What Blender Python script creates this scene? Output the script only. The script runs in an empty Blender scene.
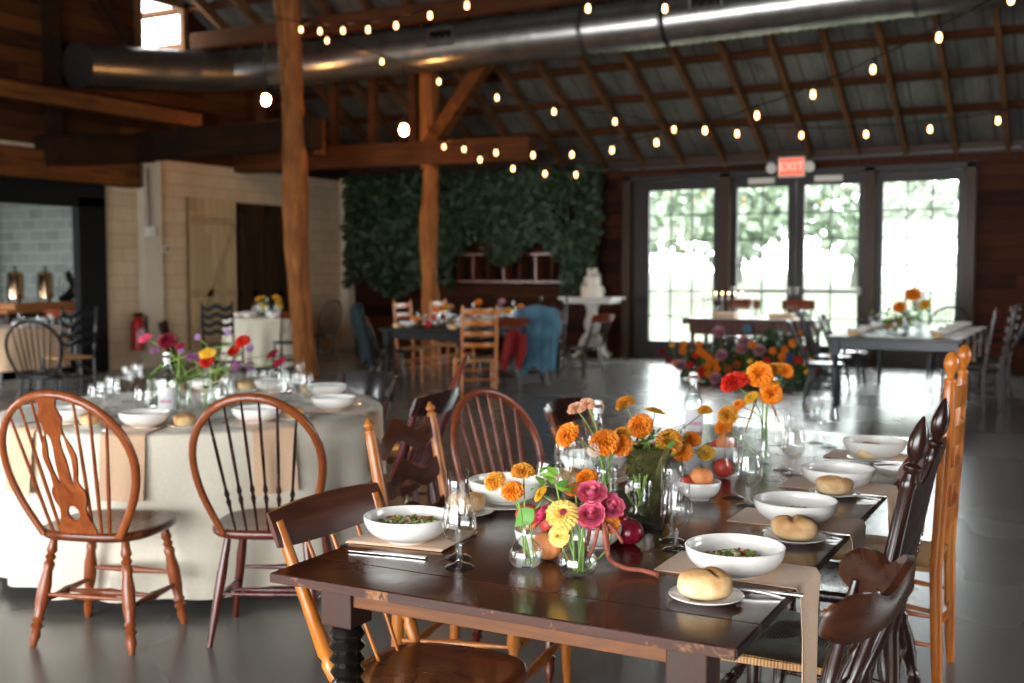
import bpy, math, random
from mathutils import Vector, Matrix
PI = math.pi
rnd = random.Random(7)
scn = bpy.context.scene
COL = scn.collection

# ---------------------------------------------------------------- camera, world, light, exposure
F_PX, YAW, PITCH = 1100.0, math.radians(28), math.atan(69.5/1100)
cam = bpy.data.objects.new('camera', bpy.data.cameras.new('camera')); COL.objects.link(cam)
cam.location = (0, 0, 1.44)
cam.rotation_euler = (PI/2-PITCH, 0, YAW)
cam.data.sensor_width = 36; cam.data.lens = F_PX/1024*36
cam.data.clip_start = .05; cam.data.clip_end = 300
cam.data.dof.use_dof = True; cam.data.dof.focus_distance = 2.5; cam.data.dof.aperture_fstop = 3.4
scn.camera = cam

world = bpy.data.worlds.new('sky'); scn.world = world; world.use_nodes = True
wn = world.node_tree; wn.nodes.clear()
wo = wn.nodes.new('ShaderNodeOutputWorld'); wb = wn.nodes.new('ShaderNodeBackground')
wb.inputs['Color'].default_value = (.95, .98, 1.0, 1); wb.inputs['Strength'].default_value = 5.5
wn.links.new(wb.outputs[0], wo.inputs[0])
scn.view_settings.view_transform = 'Standard'; scn.view_settings.look = 'None'
scn.view_settings.gamma = 1; scn.view_settings.use_curve_mapping = False
scn.view_settings.exposure = 1.68
scn.cycles.use_denoising = True
scn.cycles.max_bounces = 18; scn.cycles.diffuse_bounces = 4; scn.cycles.glossy_bounces = 4
scn.cycles.transmission_bounces = 18; scn.cycles.transparent_max_bounces = 16
scn.cycles.caustics_refractive = False; scn.cycles.caustics_reflective = False
scn.cycles.sample_clamp_indirect = 6

def portal(loc, rot, sx, sy):                        # sky portals in the glazed doors and in unseen openings added for daylight
    l = bpy.data.lights.new('sky_portal', 'AREA'); l.shape = 'RECTANGLE'; l.size = sx; l.size_y = sy
    l.cycles.is_portal = True
    o = bpy.data.objects.new('sky_portal', l); COL.objects.link(o); o.location = loc; o.rotation_euler = rot
FRONT_Y, RIGHT_X = -4.5, 5.2
portal((-4.4, 17.5, 1.6), (-PI/2, 0, 0), 5.4, 3.0)    # far glazed doors
portal((-2.75, FRONT_Y, 1.7), (PI/2, 0, 0), 8.5, 3.4)  # unseen doorway behind the camera, put in and sized for its daylight
portal((RIGHT_X, 6.0, 1.9), (PI/2, 0, PI/2), 3.0, 1.8)# unseen opening in the right wall, added as daylight fill
portal((-12.7, -1.0, 1.45), (PI/2, 0, -PI/2), 3.0, 2.9)# unseen gap in the left wall, put in for light from the left

# ---------------------------------------------------------------- camera maths: a pixel of the photo to a point of the room
C0 = Vector((0, 0, 1.44))
FW = Vector((-math.sin(YAW)*math.cos(PITCH), math.cos(YAW)*math.cos(PITCH), -math.sin(PITCH)))
RT = Vector((math.cos(YAW), math.sin(YAW), 0)); UP = RT.cross(FW)
def ray(x, y): return FW*F_PX + RT*(x-512) + UP*(341.5-y)
def at(x, y, h=0.0):
    d = ray(x, y); return C0 + d*((h-1.44)/d.z)
def pt(x, y, z): return C0 + ray(x, y)*(z/F_PX)
def ony(x, y, Y):
    d = ray(x, y); return C0 + d*(Y/d.y)
def onx(x, y, X):
    d = ray(x, y); return C0 + d*(X/d.x)

# ---------------------------------------------------------------- materials
MT = {}
def lin(h):
    h = h.lstrip('#'); c = [int(h[i:i+2], 16)/255 for i in (0, 2, 4)]
    return tuple((v/12.92 if v <= .04045 else ((v+.055)/1.055)**2.4) for v in c)+(1,)
def newmat(name):
    m = bpy.data.materials.new(name); m.use_nodes = True; MT[name] = m
    nt = m.node_tree; b = nt.nodes['Principled BSDF']; return m, nt, b
def coords(nt, scale=(1, 1, 1), kind='Object'):
    tc = nt.nodes.new('ShaderNodeTexCoord'); mp = nt.nodes.new('ShaderNodeMapping')
    mp.inputs['Scale'].default_value = scale; nt.links.new(tc.outputs[kind], mp.inputs[0]); return mp.outputs[0]
def noise(nt, vec, scale, detail=3, dist=0.0, rough=.5):
    n = nt.nodes.new('ShaderNodeTexNoise'); n.inputs['Scale'].default_value = scale
    n.inputs['Detail'].default_value = detail; n.inputs['Distortion'].default_value = dist
    n.inputs['Roughness'].default_value = rough
    nt.links.new(vec, n.inputs['Vector']); return n.outputs['Fac']
def ramp(nt, fac, stops):
    r = nt.nodes.new('ShaderNodeValToRGB'); e = r.color_ramp.elements
    e[0].position, e[0].color = stops[0]; e[1].position, e[1].color = stops[-1]
    for p, c in stops[1:-1]:
        k = e.new(p); k.color = c
    nt.links.new(fac, r.inputs[0]); return r.outputs[0]
def math_(nt, op, a, b=None, c=None):
    n = nt.nodes.new('ShaderNodeMath'); n.operation = op
    for i, v in enumerate((a, b, c)):
        if v is None: continue
        if isinstance(v, (int, float)): n.inputs[i].default_value = v
        else: nt.links.new(v, n.inputs[i])
    return n.outputs[0]
def bump(nt, b, h, strength=.3, dist=.01):
    n = nt.nodes.new('ShaderNodeBump'); n.inputs['Strength'].default_value = strength
    n.inputs['Distance'].default_value = dist
    nt.links.new(h, n.inputs['Height']); nt.links.new(n.outputs[0], b.inputs['Normal'])
def maprange(nt, v, a, b_, c, d):
    n = nt.nodes.new('ShaderNodeMapRange'); nt.links.new(v, n.inputs[0])
    for i, q in enumerate((a, b_, c, d)): n.inputs[i+1].default_value = q
    return n.outputs[0]
def mixc(nt, fac, a, b, mode='MIX'):
    n = nt.nodes.new('ShaderNodeMix'); n.data_type = 'RGBA'; n.blend_type = mode
    if isinstance(fac, (int, float)): n.inputs[0].default_value = fac
    else: nt.links.new(fac, n.inputs[0])
    for i, v in ((6, a), (7, b)):
        if isinstance(v, tuple): n.inputs[i].default_value = v
        else: nt.links.new(v, n.inputs[i])
    return n.outputs[2]

def petals(name, dark, light, rough=.55):
    m, nt, b = newmat(name); g = nt.nodes.new('ShaderNodeNewGeometry')
    f = noise(nt, coords(nt), 2.5, 2); t = math_(nt, 'MULTIPLY_ADD', g.outputs['Random Per Island'], .8, math_(nt, 'MULTIPLY', f, .3))
    nt.links.new(ramp(nt, t, [(.05, lin(dark)), (.95, lin(light))]), b.inputs['Base Color'])
    b.inputs['Roughness'].default_value = rough; b.inputs['Subsurface Weight'].default_value = .15; b.inputs['Subsurface Radius'].default_value = (.01, .006, .003)
def plain(name, col, rough=.5, metal=0, var=.12, nscale=12, coat=0, bmp=0, trans=0, sheen=0, emit=None, estr=0, sss=0, spec=None):
    m, nt, b = newmat(name); c = lin(col)
    v = coords(nt); f = noise(nt, v, nscale, 4)
    d = tuple(max(0, q*(1-var)) for q in c[:3])+(1,); l = tuple(min(1, q*(1+var)) for q in c[:3])+(1,)
    nt.links.new(ramp(nt, f, [(.3, d), (.7, l)]), b.inputs['Base Color'])
    b.inputs['Roughness'].default_value = rough; b.inputs['Metallic'].default_value = metal
    b.inputs['Coat Weight'].default_value = coat; b.inputs['Transmission Weight'].default_value = trans
    b.inputs['Sheen Weight'].default_value = sheen
    if spec is not None: b.inputs['Specular IOR Level'].default_value = spec
    if sss: b.inputs['Subsurface Weight'].default_value = sss; b.inputs['Subsurface Radius'].default_value = (.01, .006, .003)
    if emit: b.inputs['Emission Color'].default_value = lin(emit); b.inputs['Emission Strength'].default_value = estr
    if bmp: bump(nt, b, f, bmp, .004)
    return m
def wood(name, dark, light, rough=.35, coat=.3, stretch=(1, 1, .12), nscale=22, bmp=.1, wear=None, spec=None):
    m, nt, b = newmat(name)
    v = coords(nt, stretch); f = noise(nt, v, nscale, 5, 1.2, .6)
    v2 = coords(nt); g = noise(nt, v2, 3.0, 3)
    col = ramp(nt, f, [(.28, lin(dark)), (.72, lin(light))])
    col = mixc(nt, maprange(nt, g, .3, .75, 0, .55), col, lin(dark))
    if wear:
        w = noise(nt, coords(nt, (1, 1, 1)), 14, 6, .5, .7)
        col = mixc(nt, maprange(nt, w, .56, .66, 0, 1), col, lin(wear))
    nt.links.new(col, b.inputs['Base Color'])
    nt.links.new(maprange(nt, f, .2, .8, rough*.8, rough*1.3), b.inputs['Roughness'])
    b.inputs['Coat Weight'].default_value = coat*.7; b.inputs['Coat Roughness'].default_value = .18
    b.inputs['Specular IOR Level'].default_value = spec if spec is not None else (.12 if rough > .6 else .4)
    if bmp: bump(nt, b, f, bmp, .003)
    return m
def planks(name, dark, light, axis='Z', width=.19, rough=.75, gap='#0a0705', lengthaxis='X'):
    """boards: axis = direction across the boards"""
    m, nt, b = newmat(name)
    tc = nt.nodes.new('ShaderNodeTexCoord'); sp = nt.nodes.new('ShaderNodeSeparateXYZ')
    nt.links.new(tc.outputs['Object'], sp.inputs[0])
    a = sp.outputs[axis]; L = sp.outputs[lengthaxis]
    s = math_(nt, 'DIVIDE', a, width); fl = math_(nt, 'FLOOR', s); fr = math_(nt, 'FRACT', s)
    wn_ = nt.nodes.new('ShaderNodeTexWhiteNoise'); wn_.noise_dimensions = '2D'
    cb = nt.nodes.new('ShaderNodeCombineXYZ'); nt.links.new(fl, cb.inputs[0])
    sh = math_(nt, 'MULTIPLY_ADD', fl, 1.37, L); seg = math_(nt, 'FLOOR', math_(nt, 'DIVIDE', sh, 2.4)); nt.links.new(seg, cb.inputs[1])
    nt.links.new(cb.outputs[0], wn_.inputs['Vector'])
    st = {'X': (.12, 1, 1), 'Y': (1, .12, 1), 'Z': (1, 1, .12)}[lengthaxis]
    g = noise(nt, coords(nt, st), 14, 5, 1.0, .6)
    t = math_(nt, 'MULTIPLY_ADD', wn_.outputs['Value'], .6, math_(nt, 'MULTIPLY', g, .5))
    col = ramp(nt, t, [(.2, lin(dark)), (.85, lin(light))])
    gp = math_(nt, 'LESS_THAN', fr, .045)
    nt.links.new(mixc(nt, gp, col, lin(gap)), b.inputs['Base Color'])
    b.inputs['Roughness'].default_value = rough; b.inputs['Specular IOR Level'].default_value = .12
    h = math_(nt, 'SUBTRACT', math_(nt, 'MULTIPLY', g, .3), math_(nt, 'MULTIPLY', gp, 1.0)); bump(nt, b, h, .5, .01)
    return m
def brick(name, c1, c2, mortar, axes=('Y', 'Z'), bw=.4, bh=.2, rough=.8, ms=.012, bstr=.4):
    m, nt, b = newmat(name)
    tc = nt.nodes.new('ShaderNodeTexCoord'); sp = nt.nodes.new('ShaderNodeSeparateXYZ'); nt.links.new(tc.outputs['Object'], sp.inputs[0])
    cb = nt.nodes.new('ShaderNodeCombineXYZ'); nt.links.new(sp.outputs[axes[0]], cb.inputs[0]); nt.links.new(sp.outputs[axes[1]], cb.inputs[1])
    t = nt.nodes.new('ShaderNodeTexBrick'); nt.links.new(cb.outputs[0], t.inputs['Vector'])
    t.inputs['Scale'].default_value = 1; t.inputs['Brick Width'].default_value = bw; t.inputs['Row Height'].default_value = bh
    t.inputs['Mortar Size'].default_value = ms; t.inputs['Color1'].default_value = lin(c1); t.inputs['Color2'].default_value = lin(c2)
    t.inputs['Mortar'].default_value = lin(mortar)
    f = noise(nt, coords(nt), 3, 5)
    nt.links.new(mixc(nt, maprange(nt, f, .35, .75, 0, .35), t.outputs['Color'], lin(mortar)), b.inputs['Base Color'])
    b.inputs['Roughness'].default_value = rough
    bump(nt, b, math_(nt, 'SUBTRACT', math_(nt, 'MULTIPLY', f, .5), t.outputs['Fac']), bstr, .01)
    return m
def concrete():
    m, nt, b = newmat('floor_concrete'); v = coords(nt)
    f = noise(nt, v, .7, 2, 0, .5); g = noise(nt, v, 60, 2, 0)
    t = math_(nt, 'MULTIPLY_ADD', g, .25, math_(nt, 'MULTIPLY', f, .75))
    nt.links.new(ramp(nt, t, [(.3, lin('#64625f')), (.55, lin('#6c6a67')), (.75, lin('#74726f'))]), b.inputs['Base Color'])
    nt.links.new(maprange(nt, f, .3, .7, .25, .29), b.inputs['Roughness'])
    b.inputs['Specular IOR Level'].default_value = .7
concrete()
def roofmetal():
    m, nt, b = newmat('roof_metal')
    tc = nt.nodes.new('ShaderNodeTexCoord'); sp = nt.nodes.new('ShaderNodeSeparateXYZ'); nt.links.new(tc.outputs['Object'], sp.inputs[0])
    fr = math_(nt, 'FRACT', math_(nt, 'DIVIDE', sp.outputs['X'], .34)); gp = math_(nt, 'LESS_THAN', fr, .06)
    f = noise(nt, coords(nt, (1, .3, 1)), 2.2, 6, .5, .65)
    col = ramp(nt, f, [(.3, lin('#4b4a46')), (.7, lin('#797770'))])
    nt.links.new(mixc(nt, gp, col, lin('#2c2e2e')), b.inputs['Base Color'])
    b.inputs['Metallic'].default_value = .15; b.inputs['Roughness'].default_value = .5
    bump(nt, b, math_(nt, 'SINE', math_(nt, 'MULTIPLY', sp.outputs['X'], 74)), .3, .01)
roofmetal()
def rush(name, c1, c2):
    m, nt, b = newmat(name)
    tc = nt.nodes.new('ShaderNodeTexCoord'); sp = nt.nodes.new('ShaderNodeSeparateXYZ'); nt.links.new(tc.outputs['Object'], sp.inputs[0])
    ax = math_(nt, 'ABSOLUTE', sp.outputs['X']); ay = math_(nt, 'ABSOLUTE', sp.outputs['Y'])
    mx = math_(nt, 'MAXIMUM', ax, ay); s = math_(nt, 'SINE', math_(nt, 'MULTIPLY', mx, 720))
    z = math_(nt, 'SINE', math_(nt, 'MULTIPLY', math_(nt, 'ADD', ax, ay), 60))
    f = noise(nt, coords(nt), 30, 3)
    t = math_(nt, 'ADD', math_(nt, 'MULTIPLY_ADD', s, .25, .4), math_(nt, 'MULTIPLY', f, .25))
    nt.links.new(ramp(nt, t, [(.1, lin(c1)), (.8, lin(c2))]), b.inputs['Base Color'])
    b.inputs['Roughness'].default_value = .55; bump(nt, b, s, .6, .003)
def rush_mixed():
    m, nt, b = newmat('rush_mixed'); tc = nt.nodes.new('ShaderNodeTexCoord'); sp = nt.nodes.new('ShaderNodeSeparateXYZ'); nt.links.new(tc.outputs['Object'], sp.inputs[0])
    ax = math_(nt, 'ABSOLUTE', sp.outputs['X']); ay = math_(nt, 'ABSOLUTE', sp.outputs['Y']); s = math_(nt, 'SINE', math_(nt, 'MULTIPLY', math_(nt, 'MAXIMUM', ax, ay), 720))
    k = math_(nt, 'SINE', math_(nt, 'MULTIPLY', math_(nt, 'MINIMUM', ax, ay), 720)); f = noise(nt, coords(nt), 30, 3)
    rim = math_(nt, 'GREATER_THAN', math_(nt, 'MAXIMUM', ax, math_(nt, 'ADD', ay, .02)), .212)
    a = ramp(nt, math_(nt, 'MULTIPLY_ADD', s, .3, f), [(.2, lin('#17120e')), (.8, lin('#3e3026'))]); g = ramp(nt, math_(nt, 'MULTIPLY_ADD', k, .3, f), [(.1, lin('#7a4e20')), (.8, lin('#c99a60'))])
    nt.links.new(mixc(nt, rim, a, g), b.inputs['Base Color']); b.inputs['Roughness'].default_value = .4; bump(nt, b, s, .6, .003)
def bread_mat():
    m, nt, b = newmat('bread_crust'); tc = nt.nodes.new('ShaderNodeTexCoord'); sp = nt.nodes.new('ShaderNodeSeparateXYZ'); nt.links.new(tc.outputs['Object'], sp.inputs[0])
    f = noise(nt, coords(nt), 18, 5, .4, .6); h = math_(nt, 'ADD', maprange(nt, sp.outputs['Z'], .004, .055, 0, .62), maprange(nt, f, .3, .7, -.25, .38))
    nt.links.new(ramp(nt, h, [(.1, lin('#ecd3a6')), (.45, lin('#d9ad78')), (.85, lin('#b5763f'))]), b.inputs['Base Color'])
    b.inputs['Roughness'].default_value = .55; b.inputs['Subsurface Weight'].default_value = .1; b.inputs['Subsurface Radius'].default_value = (.01, .006, .003)
    bump(nt, b, f, .25, .004)
def thin_glass(name, tint=(.97, .985, .98, 1), k=.8, rough=.02):
    m, nt, b = newmat(name); o = nt.nodes['Material Output']
    tr = nt.nodes.new('ShaderNodeBsdfTransparent'); tr.inputs[0].default_value = tint
    lw = nt.nodes.new('ShaderNodeLayerWeight'); lw.inputs['Blend'].default_value = .5
    gl = nt.nodes.new('ShaderNodeBsdfGlossy'); gl.inputs['Roughness'].default_value = rough; gl.inputs['Color'].default_value = (1, 1, 1, 1)
    fac = math_(nt, 'MULTIPLY_ADD', math_(nt, 'POWER', lw.outputs['Facing'], 3.0), k, .075)
    mx = nt.nodes.new('ShaderNodeMixShader'); nt.links.new(fac, mx.inputs[0]); nt.links.new(tr.outputs[0], mx.inputs[1]); nt.links.new(gl.outputs[0], mx.inputs[2])
    nt.links.new(mx.outputs[0], o.inputs[0]); nt.nodes.remove(b)
def glass(name, col=(1, 1, 1, 1), rough=0.0, ior=1.45):
    m, nt, b = newmat(name); b.inputs['Base Color'].default_value = col
    b.inputs['Transmission Weight'].default_value = 1; b.inputs['Roughness'].default_value = rough; b.inputs['IOR'].default_value = ior
def pane(name): thin_glass(name, (.96, .98, .97, 1), .5, .03)
def table_top_mat(name, dark, light, worn_glow, rough=.2):
    m, nt, b = newmat(name)
    tc = nt.nodes.new('ShaderNodeTexCoord'); sp = nt.nodes.new('ShaderNodeSeparateXYZ'); nt.links.new(tc.outputs['Object'], sp.inputs[0])
    f = noise(nt, coords(nt, (1, .1, 1)), 26, 6, 1.2, .6); g = noise(nt, coords(nt), 2.6, 5, .5)
    w = noise(nt, coords(nt), 40, 6, .6, .7)
    col = ramp(nt, f, [(.3, lin(dark)), (.7, lin(light))])
    col = mixc(nt, maprange(nt, g, .5, .75, 0, .5), col, lin(worn_glow))
    col = mixc(nt, maprange(nt, w, .66, .72, 0, .5), col, lin(worn_glow))
    gp = math_(nt, 'LESS_THAN', math_(nt, 'FRACT', math_(nt, 'DIVIDE', sp.outputs['X'], .18)), .018)
    col = mixc(nt, gp, col, lin('#120906'))
    nt.links.new(col, b.inputs['Base Color'])
    nt.links.new(maprange(nt, noise(nt, coords(nt), 9, 6, .5, .7), .3, .7, rough*.75, rough*1.5), b.inputs['Roughness'])
    b.inputs['Coat Weight'].default_value = .12; b.inputs['Coat Roughness'].default_value = .12; b.inputs['Specular IOR Level'].default_value = .42
    bump(nt, b, math_(nt, 'SUBTRACT', f, gp), .12, .002)

table_top_mat('table_top', '#240c04', '#4e1f0a', '#96480f')  # orange patches: wear plus warm beam reflections painted into the colour
table_top_mat('dark_table_top', '#15100f', '#2a201d', '#3a2c26', .35)
wood('table_edge', '#2e1308', '#4e2510', .5, .0, (.1, 1, 1), 30, .3, wear='#8a5c33')
wood('apron_wood', '#4e290c', '#7e4a1a', .5, 0, (.12, 1, 1), 24)
wood('apron_dark', '#2a1308', '#4a2812', .5, 0, (1, 1, .15), 20)
wood('leg_black', '#0e0b0a', '#1e1714', .22, .5)
wood('oak_red', '#6d2f12', '#a5592a', .32, .35)
wood('oak_seat', '#4a2010', '#7a3d1e', .28, .4, (1, .15, 1))
wood('mahogany', '#3a150d', '#6a2a18', .28, .45)
wood('bow_brown', '#5c2a12', '#944b20', .3, .4)
wood('orange_oak', '#9a4e14', '#d98530', .3, .45)
wood('amber_oak', '#8a4a18', '#bd742e', .32, .35)
wood('slat_brown', '#3c1e12', '#683620', .3, .4, (.12, 1, 1))
wood('walnut_dark', '#1c0e0b', '#3c1f18', .25, .5)
wood('yoke_brown', '#28120a', '#4c2815', .28, .45, (.15, 1, 1))
wood('plum_wood', '#3a1216', '#6a2a2c', .35, .3)
wood('ebony', '#0b0a0c', '#1b1a1e', .3, .3)
wood('navy_wood', '#151a22', '#2b3440', .35, .3)
wood('cherry_back', '#5e2714', '#8f4423', .35, .3, (.12, 1, 1))
wood('beam_x', '#341e11', '#653c20', .8, 0, (.08, 1, 1), 14, .4)
wood('beam_y', '#3e2210', '#7e4c22', .8, 0, (1, .08, 1), 14, .4)
wood('beam_dark', '#1a100a', '#38210f', .85, 0, (.08, 1, 1), 14, .4)
wood('log_wood', '#5c3218', '#b57540', .7, 0, (1, 1, .07), 16, .6)
wood('rafter_wood', '#45301f', '#80583a', .8, 0, (1, .1, .2), 14, .3)
wood('door_frame_dark', '#1c1614', '#2e2420', .5, .1)
wood('trim_brown', '#2c1a12', '#4c3020', .6, .1)
planks('wall_planks', '#1d0e08', '#4e2814', 'Z', .2, .7)
planks('wall_planks_left', '#241208', '#5a3216', 'Z', .21, .8, lengthaxis='Y')
planks('stable_door', '#a08a66', '#bda680', 'Y', .16, .8, '#6a573c', 'Z')
planks('stable_door_dark', '#1e150f', '#3a2a1c', 'Y', .16, .85, '#080604', 'Z')
brick('painted_brick', '#bfa88a', '#cab394', '#ab9375', ('Y', 'Z'), .41, .2, .8, .008, .25)
brick('annex_block', '#77817f', '#8c9691', '#a8aca6', ('Y', 'Z'), .41, .2, .85, .012)
brick('annex_block_x', '#77817f', '#8c9691', '#a8aca6', ('X', 'Z'), .41, .2, .85, .012)
plain('outer_wall', '#3c2618', .8); plain('pilaster', '#c9bca6', .7, var=.06, nscale=4)
plain('black_steel', '#080808', .7, var=.2, spec=.2); plain('black_iron', '#101010', .4, .6)
plain('galv', '#a8a6a2', .3, .95, var=.2, nscale=5); plain('galv_dark', '#6f6e6c', .35, .9)
plain('steel', '#d2d2d0', .18, 1, var=.03); plain('urn_brass', '#caa98a', .14, 1, var=.05)
plain('ceramic', '#f0ece6', .16, var=.02, coat=.5); plain('ceramic_rim', '#cfcac2', .25, var=.05)
plain('linen_tan', '#dab594', .85, var=.05, nscale=120, sheen=.2, bmp=.05)
plain('cloth_cream', '#dfd6c2', .9, var=.04, nscale=60, sheen=.2, bmp=.06)
plain('cloth_tan', '#b8987a', .9, var=.05, nscale=60, sheen=.1)
bread_mat()
plain('bread_crumb', '#e6cfa4', .8, var=.1, nscale=30, bmp=.3)

plain('stem_green', '#86a84f', .45, var=.2)
plain('matte_black', '#0b0a0b', .6, spec=.25); plain('moss', '#4a4820', .9, var=.5, nscale=40, bmp=.6); plain('bark_dark', '#33241a', .85, var=.4, bmp=.4)




plain('fl_amaranth', '#96503f', .8, var=.3, nscale=60, bmp=.5); plain('fl_centre', '#8a1c3c', .7); 

plain('peach_skin', '#e8925a', .5, var=.25, nscale=10, sss=.15); plain('peach_red', '#c8483a', .45, var=.3, nscale=10, sss=.1)
plain('peach_gold', '#eeae62', .5, var=.25, nscale=12, sss=.1); plain('plum_skin', '#8c1a30', .18, var=.3, nscale=10, coat=.3); plain('apple_red', '#b3202a', .2, var=.3, nscale=8, coat=.4)
plain('cake_cream', '#e9e0d0', .6, var=.03, nscale=5); plain('table_white', '#dedad2', .35, var=.04)
plain('denim', '#4a7286', .8, var=.25, nscale=6); plain('teal_cloth', '#061e21', .85, var=.2); plain('red_cloth', '#8a1a16', .85, var=.2)
plain('exting_red', '#b3191c', .3, coat=.3); plain('sign_red', '#e0523a', .4, emit='#ff6a4a', estr=.3); plain('plastic_white', '#d9d4c8', .45, var=.03)
plain('sign_letter', '#f6b0a0', .4, emit='#ffb8a8', estr=.35)
plain('bulb_glow', '#ffcf80', .4, emit='#ffaa66', estr=4, var=0); plain('lamp_glow', '#ffe0a8', .4, emit='#ffb468', estr=50, var=0)
plain('grass', '#434b34', .9, var=.3, nscale=.6); plain('bark', '#45453e', .9)
plain('label_paper', '#dcd8dc', .5, var=.02); plain('label_pink', '#d89ab0', .5); plain('leather', '#1c1215', .28, coat=.3, var=.3)
plain('cap_wire', '#b98a6a', .35, .6); plain('water', '#e8f0f0', .02, var=0, trans=1); plain('fan_blade', '#1c1a1a', .4, .5)
plain('salad', '#9aab52', .6, var=.5, nscale=60); plain('salad_red', '#c8452e', .5, var=.3); plain('salad_white', '#efe6cc', .5); plain('candle_flame', '#ffe9c0', .4, emit='#ffd890', estr=8)
plain('tray_wood', '#241712', .4); plain('board_brown', '#a4683c', .5, var=.2)
for k_, a_, b_ in [('fl_orange', '#d9660a', '#ffa324'), ('fl_amber', '#c87412', '#f7b640'), ('fl_yellow', '#dba53a', '#fbe07c'), ('fl_gold', '#cf8c12', '#f6c83a'), ('fl_peach', '#d98e68', '#f7cfae'), ('fl_pink', '#b01c46', '#ee5a80'), ('fl_hot', '#b82450', '#f78aa2'), ('fl_red', '#a80c0c', '#ee3a24'), ('fl_crimson', '#5c0a1a', '#a81c38'), ('fl_plum', '#5a2850', '#a05a92'), ('fl_lilac', '#9060a0', '#d0a0d8'), ('fl_blush', '#dab0a4', '#f6ded2'), ('fl_white', '#e0d6c4', '#fbf6ea'), ('fl_dusty', '#a86a78', '#e4aeb8'), ('fl_rust', '#8a3c12', '#cc6a2a'), ('fl_blue', '#28366a', '#4a5c90'), ('leaf_green', '#2f6418', '#6aa63a'), ('leaf_bright', '#5c962a', '#a2cf4e'), ('leaf_dark', '#0f2410', '#34582c'), ('ivy', '#080f06', '#2a4420'), ('leaf_moss', '#3a3814', '#8a8438'), ('tree_leaf', '#4e5a4a', '#87967f')]: petals(k_, a_, b_)
rush_mixed(); rush('rush_gold', '#7a4e20', '#d0a062'); rush('rush_dark', '#1a1512', '#4a4038')
thin_glass('glass_clear'); thin_glass('glass_solid', (.95, .97, .97, 1), .6, .12); thin_glass('glass_water', (.93, .96, .94, 1), .3); pane('window_glass')

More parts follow.
